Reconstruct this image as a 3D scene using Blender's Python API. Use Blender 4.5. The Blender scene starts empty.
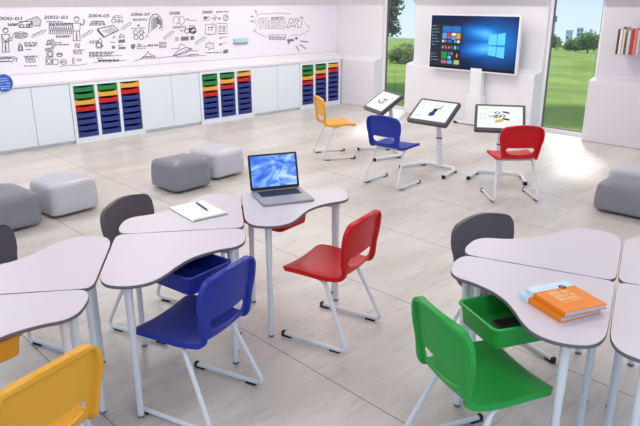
import bpy, math, random
from mathutils import Vector, Matrix
random.seed(7)
PI = math.pi
rad = math.radians
scene = bpy.context.scene
COL = scene.collection

# ------------------------------------------------------------------ camera
F_PX, PITCH, HEAD, EYE = 634.0, math.atan2(213.0, 634.0), rad(46.3), 2.0
cam_data = bpy.data.cameras.new('camera')
cam_data.sensor_width = 36.0
cam_data.lens = F_PX / 640.0 * 36.0
cam_data.clip_end = 3000
cam = bpy.data.objects.new('camera', cam_data)
cam.location = (0, 0, EYE)
cam.rotation_euler = (PI / 2 - PITCH, 0, HEAD)
COL.objects.link(cam)
scene.camera = cam
_R = Matrix.Rotation(HEAD, 3, 'Z')
_fw = _R @ Vector((0, math.cos(PITCH), -math.sin(PITCH)))
_rt = _R @ Vector((1, 0, 0))
_up = _rt.cross(_fw)


def on_board(px, py, x):
    """where the sight line of a drawing measured in the photograph meets the wall plane at x"""
    d = _fw * F_PX + _rt * (px - 320) - _up * (py - 213)
    t = x / d.x
    return d.y * t, EYE + d.z * t


# ------------------------------------------------------------------ materials
def lin(c):
    return tuple(((v / 255) / 12.92 if v / 255 <= 0.04045 else ((v / 255 + 0.055) / 1.055) ** 2.4) for v in c) + (1.0,)


def mat(name, rgb, rough=0.5, metal=0.0, spec=0.5, noise=0.0, nscale=8.0, bump=0.0, emit=0.0, coat=0.0):
    m = bpy.data.materials.new(name)
    m.use_nodes = True
    nt = m.node_tree
    b = nt.nodes['Principled BSDF']
    b.inputs['Base Color'].default_value = lin(rgb)
    b.inputs['Roughness'].default_value = rough
    b.inputs['Metallic'].default_value = metal
    b.inputs['Specular IOR Level'].default_value = spec
    b.inputs['Coat Weight'].default_value = coat
    if emit:
        b.inputs['Emission Color'].default_value = lin(rgb)
        b.inputs['Emission Strength'].default_value = emit
    if noise or bump:
        tc = nt.nodes.new('ShaderNodeTexCoord')
        no = nt.nodes.new('ShaderNodeTexNoise')
        no.inputs['Scale'].default_value = nscale
        no.inputs['Detail'].default_value = 5
        nt.links.new(tc.outputs['Object'], no.inputs['Vector'])
        if noise:
            mx = nt.nodes.new('ShaderNodeMix')
            mx.data_type = 'RGBA'
            c = lin(rgb)
            mx.inputs[6].default_value = tuple(max(0, v * (1 - noise)) for v in c[:3]) + (1,)
            mx.inputs[7].default_value = tuple(min(1, v * (1 + noise)) for v in c[:3]) + (1,)
            nt.links.new(no.outputs['Fac'], mx.inputs[0])
            nt.links.new(mx.outputs[2], b.inputs['Base Color'])
        if bump:
            bp = nt.nodes.new('ShaderNodeBump')
            bp.inputs['Strength'].default_value = bump
            bp.inputs['Distance'].default_value = 0.01
            nt.links.new(no.outputs['Fac'], bp.inputs['Height'])
            nt.links.new(bp.outputs['Normal'], b.inputs['Normal'])
    return m


WALL = mat('wall_paint', (236, 230, 233), 0.7, noise=0.012, nscale=2.0)
CEIL = mat('ceiling_paint', (240, 238, 238), 0.8, noise=0.01)
WALL_DIM = mat('shaded_wall_paint', (218, 210, 215), 0.7, noise=0.012, nscale=2.0)  # wall paint darkened: back-lit shade put into the colour
BOARD = mat('whiteboard_surface', (243, 236, 242), 0.35, noise=0.008, nscale=1.5)
CAB = mat('cabinet_laminate', (232, 237, 241), 0.4, noise=0.008, nscale=3.0)
GAP = mat('cabinet_shadow_gap', (120, 122, 126), 0.8, noise=0.02)
TOPW = mat('worktop_laminate', (235, 229, 232), 0.4, noise=0.01, nscale=3.0)
INK = mat('marker_ink', (124, 118, 127), 0.7, noise=0.05)
INKL = mat('light_marker_ink', (150, 144, 152), 0.7, noise=0.05)
INKD = mat('dark_marker_ink', (62, 58, 66), 0.7, noise=0.05)
TRAYC = {'green': mat('green_tray_plastic', (24, 134, 62), 0.4, noise=0.03), 'yellow': mat('yellow_tray_plastic', (238, 176, 66), 0.4, noise=0.03),
         'red': mat('red_tray_plastic', (208, 22, 30), 0.4, noise=0.03), 'blue': mat('blue_tray_plastic', (40, 58, 134), 0.4, noise=0.03)}
CHC = {'green': mat('green_plastic', (40, 158, 66), 0.38, spec=0.3, noise=0.02), 'yellow': mat('yellow_plastic', (234, 168, 50), 0.42, spec=0.3, noise=0.02),
       'red': mat('red_plastic', (204, 10, 18), 0.36, spec=0.3, noise=0.02), 'blue': mat('blue_plastic', (36, 52, 150), 0.40, spec=0.3, noise=0.02),
       'grey': mat('grey_plastic', (92, 84, 90), 0.45, noise=0.02)}
STEEL = mat('silver_painted_steel', (228, 227, 229), 0.4, metal=0.0, noise=0.01)
BLACK = mat('black_rubber', (22, 22, 26), 0.6, noise=0.03)
DESK = mat('desk_laminate', (212, 202, 209), 0.38, noise=0.012, nscale=5.0)
EDGE = mat('desk_edge', (108, 98, 102), 0.5, noise=0.03)
POUFD = mat('grey_pouf_leather', (132, 131, 138), 0.34, noise=0.03, nscale=4, bump=0.05)
POUFL = mat('silver_pouf_leather', (196, 193, 198), 0.28, noise=0.03, nscale=4, bump=0.05)
WHITEP = mat('white_plastic', (238, 236, 238), 0.35, noise=0.01)
BEZEL = mat('dark_grey_bezel', (78, 74, 80), 0.4, noise=0.03)
ALU = mat('aluminium', (170, 164, 168), 0.5, metal=0.35, noise=0.02)
PAPER = mat('white_paper', (250, 248, 247), 0.8, noise=0.01)
PAGES = mat('book_pages', (202, 198, 200), 0.8, noise=0.05, nscale=40)
ORANGE = mat('orange_cover', (240, 132, 10), 0.45, noise=0.02)
PALEBL = mat('pale_blue_cover', (206, 232, 242), 0.45, noise=0.02)
CREAM = mat('cream_print', (255, 226, 168), 0.6, noise=0.02)
KEY = mat('black_keys', (34, 34, 40), 0.5, noise=0.05)
BADGE = mat('blue_badge', (44, 92, 190), 0.4, noise=0.04)
BADGEW = mat('badge_print', (176, 200, 240), 0.5, noise=0.02)
ERASER = mat('eraser_felt', (190, 212, 220), 0.6, noise=0.04, nscale=30)
ERASERB = mat('eraser_base', (150, 172, 182), 0.6, noise=0.04, nscale=30)
BARK = mat('bark', (92, 80, 66), 0.9, noise=0.2, nscale=3)
CONC = mat('distant_concrete', (226, 230, 238), 0.8, noise=0.02)
GLASSB = mat('distant_blue_glass', (88, 120, 165), 0.4, noise=0.05)


def screen_mat(name, rgb, strength=1.0):
    m = bpy.data.materials.new(name)
    m.use_nodes = True
    nt = m.node_tree
    b = nt.nodes['Principled BSDF']
    b.inputs['Base Color'].default_value = (0.01, 0.01, 0.01, 1)
    b.inputs['Roughness'].default_value = 0.25
    b.inputs['Specular IOR Level'].default_value = 0.15
    tc = nt.nodes.new('ShaderNodeTexCoord')
    no = nt.nodes.new('ShaderNodeTexNoise')
    no.inputs['Scale'].default_value = 3
    nt.links.new(tc.outputs['Object'], no.inputs['Vector'])
    mx = nt.nodes.new('ShaderNodeMix')
    mx.data_type = 'RGBA'
    mx.inputs[6].default_value = lin(rgb)
    mx.inputs[7].default_value = tuple(min(1, v * 1.06) for v in lin(rgb)[:3]) + (1,)
    nt.links.new(no.outputs['Fac'], mx.inputs[0])
    nt.links.new(mx.outputs[2], b.inputs['Emission Color'])
    b.inputs['Emission Strength'].default_value = strength
    return m


def floor_mat():
    m = bpy.data.materials.new('travertine_floor')
    m.use_nodes = True
    nt = m.node_tree
    N, L = nt.nodes, nt.links
    b = N['Principled BSDF']
    b.inputs['Roughness'].default_value = 0.34
    b.inputs['Specular IOR Level'].default_value = 0.5
    tc = N.new('ShaderNodeTexCoord')

    def noise(scale, vec_scale, detail=6, rough=0.6):
        mp = N.new('ShaderNodeMapping')
        mp.inputs['Scale'].default_value = vec_scale
        L.new(tc.outputs['Object'], mp.inputs['Vector'])
        n = N.new('ShaderNodeTexNoise')
        n.inputs['Scale'].default_value = scale
        n.inputs['Detail'].default_value = detail
        n.inputs['Roughness'].default_value = rough
        L.new(mp.outputs['Vector'], n.inputs['Vector'])
        return n.outputs['Fac']

    def ramp(src, stops):
        r = N.new('ShaderNodeValToRGB')
        els = r.color_ramp.elements
        while len(els) < len(stops):
            els.new(0.5)
        for e, (p, c) in zip(els, stops):
            e.position, e.color = p, c
        L.new(src, r.inputs['Fac'])
        return r.outputs['Color']

    def mul(a, b_, fac=1.0):
        x = N.new('ShaderNodeMix')
        x.data_type = 'RGBA'
        x.blend_type = 'MULTIPLY'
        x.inputs[0].default_value = fac
        L.new(a, x.inputs[6])
        L.new(b_, x.inputs[7])
        return x.outputs[2]

    def g(v):
        return (v, v, v, 1)
    base = ramp(noise(1.0, (2.6, 0.55, 1)), [(0.3, lin((194, 184, 174))), (0.55, lin((213, 204, 196))), (0.75, lin((223, 216, 209)))])
    streak = ramp(noise(1.0, (26, 4.0, 1), 8, 0.7), [(0.30, g(0.74)), (0.44, g(0.96)), (0.7, g(1.04))])
    pits = ramp(noise(1.0, (52, 15, 1), 4, 0.6), [(0.27, g(0.42)), (0.36, g(1.0))])
    cloud = ramp(noise(0.8, (1, 1, 1), 3), [(0.3, g(0.94)), (0.7, g(1.04))])
    c = mul(mul(mul(base, streak), pits, 0.8), cloud)
    # slab joints: every 1.053 m across the room, staggered every 2.6 m along it
    sep = N.new('ShaderNodeSeparateXYZ')
    L.new(tc.outputs['Object'], sep.inputs[0])

    def math_node(op, a, b_=None):
        n = N.new('ShaderNodeMath')
        n.operation = op
        for i, v in enumerate((a, b_)):
            if v is None:
                continue
            if isinstance(v, (int, float)):
                n.inputs[i].default_value = v
            else:
                L.new(v, n.inputs[i])
        return n.outputs[0]
    row = math_node('DIVIDE', math_node('SUBTRACT', sep.outputs['Y'], 1.09 - 10.53), 1.053)
    fr = math_node('FRACT', row)
    j1 = math_node('LESS_THAN', math_node('MINIMUM', fr, math_node('SUBTRACT', 1.0, fr)), 0.0042)
    off = math_node('MULTIPLY', math_node('FLOOR', row), 0.37)
    fx = math_node('FRACT', math_node('ADD', math_node('DIVIDE', math_node('ADD', sep.outputs['X'], 20.3), 3.2), off))
    j2 = math_node('MULTIPLY', math_node('LESS_THAN', fx, 0.0014), 0.6)
    j = math_node('MAXIMUM', j1, j2)
    x = N.new('ShaderNodeMix')
    x.data_type = 'RGBA'
    L.new(math_node('MULTIPLY', j, 0.62), x.inputs[0])
    L.new(c, x.inputs[6])
    x.inputs[7].default_value = lin((96, 84, 76))
    L.new(x.outputs[2], b.inputs['Base Color'])
    bp = N.new('ShaderNodeBump')
    bp.inputs['Strength'].default_value = 0.06
    bp.inputs['Distance'].default_value = 0.01
    L.new(streak, bp.inputs['Height'])
    L.new(bp.outputs['Normal'], b.inputs['Normal'])
    return m


def lawn_mat():
    m = bpy.data.materials.new('lawn_grass')
    m.use_nodes = True
    nt = m.node_tree
    N, L = nt.nodes, nt.links
    b = N['Principled BSDF']
    b.inputs['Roughness'].default_value = 0.9
    b.inputs['Specular IOR Level'].default_value = 0.1
    tc = N.new('ShaderNodeTexCoord')
    cols = []
    for sc, vs in ((0.35, (1, 1, 1)), (18, (1, 1, 1))):
        n = N.new('ShaderNodeTexNoise')
        n.inputs['Scale'].default_value = sc
        n.inputs['Detail'].default_value = 6
        L.new(tc.outputs['Object'], n.inputs['Vector'])
        cols.append(n.outputs['Fac'])
    r = N.new('ShaderNodeValToRGB')
    r.color_ramp.elements[0].position = 0.35
    r.color_ramp.elements[0].color = lin((112, 136, 52))
    r.color_ramp.elements[1].position = 0.65
    r.color_ramp.elements[1].color = lin((150, 170, 72))
    L.new(cols[0], r.inputs['Fac'])
    r2 = N.new('ShaderNodeValToRGB')
    r2.color_ramp.elements[0].color = (0.75, 0.75, 0.75, 1)
    r2.color_ramp.elements[1].color = (1.15, 1.15, 1.15, 1)
    L.new(cols[1], r2.inputs['Fac'])
    x = N.new('ShaderNodeMix')
    x.data_type = 'RGBA'
    x.blend_type = 'MULTIPLY'
    x.inputs[0].default_value = 1
    L.new(r.outputs[0], x.inputs[6])
    L.new(r2.outputs[0], x.inputs[7])
    L.new(x.outputs[2], b.inputs['Base Color'])
    return m


def glass_mat():
    m = bpy.data.materials.new('window_glass')
    m.use_nodes = True
    nt = m.node_tree
    N, L = nt.nodes, nt.links
    for n in list(N):
        if n.type != 'OUTPUT_MATERIAL':
            N.remove(n)
    out = [n for n in N if n.type == 'OUTPUT_MATERIAL'][0]
    tr = N.new('ShaderNodeBsdfTransparent')
    tr.inputs['Color'].default_value = (0.95, 0.97, 0.97, 1)
    gl = N.new('ShaderNodeBsdfGlossy')
    gl.inputs['Roughness'].default_value = 0.02
    mx = N.new('ShaderNodeMixShader')
    mx.inputs[0].default_value = 0.04
    L.new(tr.outputs[0], mx.inputs[1])
    L.new(gl.outputs[0], mx.inputs[2])
    L.new(mx.outputs[0], out.inputs['Surface'])
    return m


def leaf_mat(name, c0, c1):
    m = bpy.data.materials.new(name)
    m.use_nodes = True
    nt = m.node_tree
    N, L = nt.nodes, nt.links
    b = N['Principled BSDF']
    b.inputs['Roughness'].default_value = 0.8
    b.inputs['Specular IOR Level'].default_value = 0.15
    tc = N.new('ShaderNodeTexCoord')
    n = N.new('ShaderNodeTexNoise')
    n.inputs['Scale'].default_value = 1.6
    n.inputs['Detail'].default_value = 4
    L.new(tc.outputs['Object'], n.inputs['Vector'])
    r = N.new('ShaderNodeValToRGB')
    r.color_ramp.elements[0].position = 0.35
    r.color_ramp.elements[0].color = lin(c0)
    r.color_ramp.elements[1].position = 0.65
    r.color_ramp.elements[1].color = lin(c1)
    L.new(n.outputs['Fac'], r.inputs['Fac'])
    L.new(r.outputs[0], b.inputs['Base Color'])
    tl = N.new('ShaderNodeBsdfTranslucent')
    L.new(r.outputs[0], tl.inputs['Color'])
    mx = N.new('ShaderNodeMixShader')
    mx.inputs[0].default_value = 0.5
    L.new(b.outputs[0], mx.inputs[1])
    L.new(tl.outputs[0], mx.inputs[2])
    L.new(mx.outputs[0], [n_ for n_ in N if n_.type == 'OUTPUT_MATERIAL'][0].inputs['Surface'])
    return m


FLOOR, LAWN, GLASS = floor_mat(), lawn_mat(), glass_mat()


# ------------------------------------------------------------------ mesh building
class MB:
    def __init__(self):
        self.v, self.f = [], []

    def add(self, verts, faces):
        o = len(self.v)
        self.v += [tuple(p) for p in verts]
        self.f += [tuple(i + o for i in fc) for fc in faces]
        return self

    def box(self, lo, hi, M=None):
        x0, y0, z0 = lo
        x1, y1, z1 = hi
        vs = [Vector(p) for p in ((x0, y0, z0), (x1, y0, z0), (x1, y1, z0), (x0, y1, z0), (x0, y0, z1), (x1, y0, z1), (x1, y1, z1), (x0, y1, z1))]
        if M is not None:
            vs = [M @ p for p in vs]
        return self.add(vs, [(0, 3, 2, 1), (4, 5, 6, 7), (0, 1, 5, 4), (1, 2, 6, 5), (2, 3, 7, 6), (3, 0, 4, 7)])

    def loops(self, loops, cap0=True, cap1=True):
        n = len(loops[0])
        vs = [p for l in loops for p in l]
        fs = []
        for a in range(len(loops) - 1):
            for i in range(n):
                k = (i + 1) % n
                fs.append((a * n + i, a * n + k, (a + 1) * n + k, (a + 1) * n + i))
        if cap0:
            fs.append(tuple(range(n - 1, -1, -1)))
        if cap1:
            fs.append(tuple(range((len(loops) - 1) * n, len(loops) * n)))
        return self.add(vs, fs)

    def tube(self, pts, r, n=12, cap=True, flat=1.0):
        pts = [Vector(p) for p in pts]
        ls = []
        t0 = (pts[1] - pts[0]).normalized()
        ref = Vector((0, 0, 1)) if abs(t0.z) < 0.9 else Vector((1, 0, 0))
        nrm = (ref - t0 * ref.dot(t0)).normalized()
        for i, p in enumerate(pts):
            if i == 0:
                t = t0
            elif i == len(pts) - 1:
                t = (pts[i] - pts[i - 1]).normalized()
            else:
                t = ((pts[i + 1] - p).normalized() + (p - pts[i - 1]).normalized()).normalized()
            nrm = (nrm - t * nrm.dot(t)).normalized()
            bn = t.cross(nrm)
            rr = r[i] if isinstance(r, (list, tuple)) else r
            ls.append([p + (nrm * math.cos(2 * PI * k / n) + bn * math.sin(2 * PI * k / n) * flat) * rr for k in range(n)])
        return self.loops(ls, cap, cap)

    def prism(self, poly, z0, z1):
        return self.loops([[(x, y, z0) for x, y in poly], [(x, y, z1) for x, y in poly]])

    def build(self, name, material, parent=None, smooth=None):
        me = bpy.data.meshes.new(name)
        me.from_pydata(self.v, [], self.f)
        import bmesh as _b
        bm = _b.new()
        bm.from_mesh(me)
        _b.ops.recalc_face_normals(bm, faces=bm.faces)
        bm.to_mesh(me)
        bm.free()
        me.materials.append(material)
        if smooth:
            for p in me.polygons:
                p.use_smooth = True
            try:
                me.set_sharp_from_angle(angle=rad(smooth))
            except Exception:
                pass
        o = bpy.data.objects.new(name, me)
        COL.objects.link(o)
        if parent is not None:
            o.parent = parent
        return o


def bevel(o, w, seg=2, angle=40):
    md = o.modifiers.new('bevel', 'BEVEL')
    md.width, md.segments, md.limit_method, md.angle_limit = w, seg, 'ANGLE', rad(angle)
    return o


def tag(o, label=None, cat=None, group=None, kind=None):
    for k, v in (('label', label), ('category', cat), ('group', group), ('kind', kind)):
        if v:
            o[k] = v
    return o


def empty(name, loc, rz=0.0, label=None, cat=None, group=None):
    o = bpy.data.objects.new(name, None)
    o.empty_display_size = 0.1
    o.location = loc
    o.rotation_euler = (0, 0, rz)
    COL.objects.link(o)
    return tag(o, label, cat, group)


def copy_tree(o, parent=None):
    c = o.copy()
    COL.objects.link(c)
    if parent is not None:
        c.parent = parent
    for ch in list(o.children):
        copy_tree(ch, c)
    return c


def fillet(pts, r, n=6):
    pts = [Vector(p) for p in pts]
    out = [pts[0]]
    for i in range(1, len(pts) - 1):
        a, p, b = pts[i - 1], pts[i], pts[i + 1]
        d0, d1 = (a - p), (b - p)
        k = min(r, d0.length * 0.45, d1.length * 0.45)
        s, e = p + d0.normalized() * k, p + d1.normalized() * k
        for j in range(n + 1):
            t = j / n
            out.append(s * (1 - t) ** 2 + p * 2 * t * (1 - t) + e * t * t)
    out.append(pts[-1])
    return out


def rrect(w, d, r, n=4, cx=0.0, cy=0.0):
    out = []
    for sx, sy, a0 in ((1, 1, 0), (-1, 1, 90), (-1, -1, 180), (1, -1, 270)):
        for j in range(n + 1):
            a = rad(a0 + 90 * j / n)
            out.append((cx + sx * (w / 2 - r) + r * math.cos(a), cy + sy * (d / 2 - r) + r * math.sin(a)))
    return out


def catmull(pts, n, closed=False):
    out = []
    m = len(pts)
    rng = range(m if closed else m - 1)
    for i in rng:
        if closed:
            p0, p1, p2, p3 = (Vector(pts[(i + k - 1) % m]) for k in range(4))
        else:
            p1, p2 = Vector(pts[i]), Vector(pts[i + 1])
            p0 = Vector(pts[i - 1]) if i > 0 else p1 * 2 - p2
            p3 = Vector(pts[i + 2]) if i + 2 < m else p2 * 2 - p1
        for j in range(n):
            t = j / n
            out.append(0.5 * ((2 * p1) + (p2 - p0) * t + (2 * p0 - 5 * p1 + 4 * p2 - p3) * t * t + (3 * p1 - p0 - 3 * p2 + p3) * t ** 3))
    if not closed:
        out.append(Vector(pts[-1]))
    return out


def text_mesh(body, size, shear=0.0, offset=0.0):
    cu = bpy.data.curves.new('lettering', 'FONT')
    cu.body, cu.size, cu.shear, cu.offset = body, size, shear, offset
    o = bpy.data.objects.new('lettering', cu)
    COL.objects.link(o)
    dg = bpy.context.evaluated_depsgraph_get()
    me = o.evaluated_get(dg).to_mesh()
    vs = [(v.co.x, v.co.y) for v in me.vertices]
    fs = [tuple(p.vertices) for p in me.polygons]
    o.evaluated_get(dg).to_mesh_clear()
    bpy.data.objects.remove(o)
    bpy.data.curves.remove(cu)
    return vs, fs


# ------------------------------------------------------------------ room shell
XL, YB = -9.45, 9.52                      # niche planes of the left and the back wall
floor = MB().box((-9.66, -3.0, -0.12), (3.0, 9.66, 0.0)).build('floor', FLOOR)
tag(floor, 'pale travertine slab floor with thin dark joints', 'floor', kind='structure')
ceil = MB().box((-9.66, -3.0, 3.2), (3.0, 9.66, 3.32)).build('ceiling', CEIL)
tag(ceil, 'plain white ceiling', 'ceiling', kind='structure')


def prof_x(poly, x0, x1):                 # (y, z) profile pulled along x
    return MB().loops([[(x0, y, z) for y, z in poly], [(x1, y, z) for y, z in poly]])


def prof_y(poly, y0, y1):                 # (x, z) profile pulled along y
    return MB().loops([[(x, y0, z) for x, z in poly], [(x, y1, z) for x, z in poly]])


wl = prof_y([(-9.66, 0), (-9.49, 0), (-9.49, 0.88), (XL, 0.90), (XL, 1.905), (-9.12, 2.20), (-9.12, 3.2), (-9.66, 3.2)], -3.0, 9.64).build('wall_left', WALL)
tag(wl, 'long white left wall with recessed writing surface and sloped overhang', 'wall', kind='structure')
BP = [(9.30, 0), (9.30, 0.895), (YB, 0.945), (YB, 1.91), (9.30, 2.07), (9.30, 3.2), (9.64, 3.2), (9.64, 0)]
for nm, x0, x1, lab, mm in (('wall_back_corner', -9.48, -8.25, 'short white wall section between the storage wall corner and the left window', WALL),
                        ('wall_back_screen', -7.47, -4.92, 'white wall section with sloped ledge behind the large screen', WALL),
                        ('wall_back_right', -4.07, 3.0, 'white wall section with shade in its colour, behind the row of books', WALL_DIM)):
    o = prof_x(BP, x0, x1).build(nm, mm)
    bevel(o, 0.015, 2, 20)
    tag(o, lab, 'wall', kind='structure')

for n_, x0, x1, lab in ((1, -8.25, -7.47, 'narrow floor-length window left of the large screen'), (2, -4.92, -4.07, 'narrow floor-length window right of the large screen')):
    root = empty('window_%d' % n_, ((x0 + x1) / 2, 9.60, 0), 0, lab, 'window')
    root['kind'] = 'structure'
    w = (x1 - x0) / 2
    m = MB()
    for a, b in (((-w, -0.02, 0), (-w + 0.045, 0.04, 3.2)), ((w - 0.045, -0.02, 0), (w, 0.04, 3.2)), ((-w, -0.02, 0), (w, 0.04, 0.06)), ((-w, -0.02, 3.12), (w, 0.04, 3.2))):
        m.box(a, b)
    m.build('window_frame', WHITEP, root)
    m = MB()
    for a, b in (((-w + 0.045, 0.0, 0.06), (-w + 0.062, 0.03, 3.12)), ((w - 0.062, 0.0, 0.06), (w - 0.045, 0.03, 3.12)), ((-w + 0.045, 0.0, 0.06), (w - 0.045, 0.03, 0.075))):
        m.box(a, b)
    m.build('gasket', EDGE, root)
    m = MB()
    m.box((-w + 0.05, 0.012, 0.07), (w - 0.05, 0.018, 3.125))
    m.build('pane', GLASS, root)

# ------------------------------------------------------------------ storage wall
XF = -9.10
wt = prof_y([(-9.08, 0.872), (-9.08, 0.915), (-9.43, 1.006), (-9.449, 1.006), (-9.449, 0.872)], 1.6, 9.40).build('worktop', TOPW)
bevel(wt, 0.004)
tag(wt, 'long white worktop with sloped back running along the storage wall', 'worktop')


def cabinet(y0, y1, splits, label):
    root = empty('cupboard', (XF, (y0 + y1) / 2, 0), 0, label, 'cupboard', 'white cupboards under the worktop')
    h = (y1 - y0) / 2
    MB().box((-0.355, -h + 0.002, 0.05), (-0.012, h - 0.002, 0.868)).build('carcass', GAP, root)
    MB().box((-0.355, -h + 0.002, 0.0), (-0.03, h - 0.002, 0.05)).build('plinth', CAB, root)
    ys = [y0] + splits + [y1]
    for a, b in zip(ys[:-1], ys[1:]):
        c = (y0 + y1) / 2
        bevel(MB().box((-0.012, a - c + 0.003, 0.045), (0.008, b - c - 0.003, 0.866)).build('door', CAB, root), 0.002)


cabinet(1.9, 3.732, [2.5, 3.196], 'white cupboard left of the leftmost tray unit, under the blue round sign')
cabinet(4.872, 5.917, [5.39], 'white cupboard between the leftmost and the middle tray unit')
cabinet(7.042, 8.158, [7.606], 'white cupboard between the middle and the rightmost tray unit')


def storage_tray_mesh(w, h, d):
    m = MB()
    n = 10
    top = []
    for i in range(n + 1):
        t = -1 + 2 * i / n
        dip = 0.020 * (1 - t ** 4)
        top.append((t * w / 2, h - dip))
    fr = [(0.012, y, 0.0) for y in (-w / 2, w / 2)]
    # front panel, curved top edge, slight outward bow
    A, B = [], []
    for (y, z) in top:
        A.append((0.014, y, z))
        B.append((0.000, y, z))
    A0 = [(0.008, y, 0.004) for y, z in top]
    B0 = [(-0.006, y, 0.004) for y, z in top]
    vs = A + B + A0 + B0
    N = n + 1
    fs = []
    for i in range(n):
        fs += [(i, i + 1, 2 * N + i + 1, 2 * N + i), (N + i, 3 * N + i, 3 * N + i + 1, N + i + 1), (i, N + i, N + i + 1, i + 1), (2 * N + i, 2 * N + i + 1, 3 * N + i + 1, 3 * N + i)]
    fs += [(0, 2 * N, 3 * N, N), (n, N + n, 3 * N + n, 2 * N + n)]
    m.add(vs, fs)
    # shell behind it
    m.box((-d, -w / 2, h - 0.012), (0.0, -w / 2 + 0.01, h))
    m.box((-d, w / 2 - 0.01, h - 0.012), (0.0, w / 2, h))
    m.box((-d, -w / 2 + 0.012, 0.004), (-0.002, -w / 2 + 0.016, h - 0.008))
    m.box((-d, w / 2 - 0.016, 0.004), (-0.002, w / 2 - 0.012, h - 0.008))
    m.box((-d, -w / 2 + 0.012, 0.0), (-0.002, w / 2 - 0.012, 0.006))
    m.box((-d, -w / 2 + 0.012, 0.004), (-d + 0.004, w / 2 - 0.012, h))
    return m


TRAY_MESH = {}
COLS = ['green green yellow red blue blue blue blue'.split(), 'green yellow red blue blue blue blue blue'.split(), 'yellow red blue blue blue blue blue blue'.split()]


def tray_unit(y0, y1, label):
    root = empty('tray_unit', (XF, (y0 + y1) / 2, 0), 0, label, 'storage unit', 'tray storage units under the worktop')
    W = y1 - y0
    t = 0.047
    cw = (W - 4 * t) / 3
    m = MB()
    for k in range(4):
        a = -W / 2 + k * (cw + t)
        m.box((-0.344, a, 0.0755), (0.02, a + t, 0.8275))
    m.box((-0.355, -W / 2, 0.0), (0.02, W / 2, 0.075))
    m.box((-0.355, -W / 2, 0.828), (0.02, W / 2, 0.868))
    m.box((-0.355, -W / 2, 0.0755), (-0.3445, W / 2, 0.8275))
    m.build('frame', CAB, root)
    pitch = 0.0935
    for c in range(3):
        yc = -W / 2 + t + c * (cw + t) + cw / 2
        for r in range(8):
            col = COLS[c][r]
            key = (round(cw, 3), col)
            if key not in TRAY_MESH:
                o = storage_tray_mesh(cw - 0.008, 0.084, 0.3).build('tray', TRAYC[col], root)
                TRAY_MESH[key] = o.data
            else:
                o = bpy.data.objects.new('tray', TRAY_MESH[key])
                COL.objects.link(o)
                o.parent = root
            o.location = (0.004, yc, 0.828 - 0.004 - (r + 1) * pitch + 0.004)
            o['label'] = '%s storage tray' % col


tray_unit(3.735, 4.869, 'white unit of coloured storage trays, leftmost of the three')
tray_unit(5.92, 7.039, 'white unit of coloured storage trays, middle of the three')
tray_unit(8.161, 9.246, 'white unit of coloured storage trays, in the room corner')

# ------------------------------------------------------------------ whiteboard with drawings
board = empty('whiteboard', (XL, 5.6, 1.015), 0, 'very long whiteboard covered with black marker drawings and year headings', 'whiteboard')
MB().box((0.0005, -3.4, -0.002), (0.010, 3.915, 0.875)).build('panel', BOARD, board)
XB = XL + 0.010


def bl(px, py):                           # photograph position -> board-local (y, z)
    y, z = on_board(px, py, XB)
    return y - 5.6, z - 1.015


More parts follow.
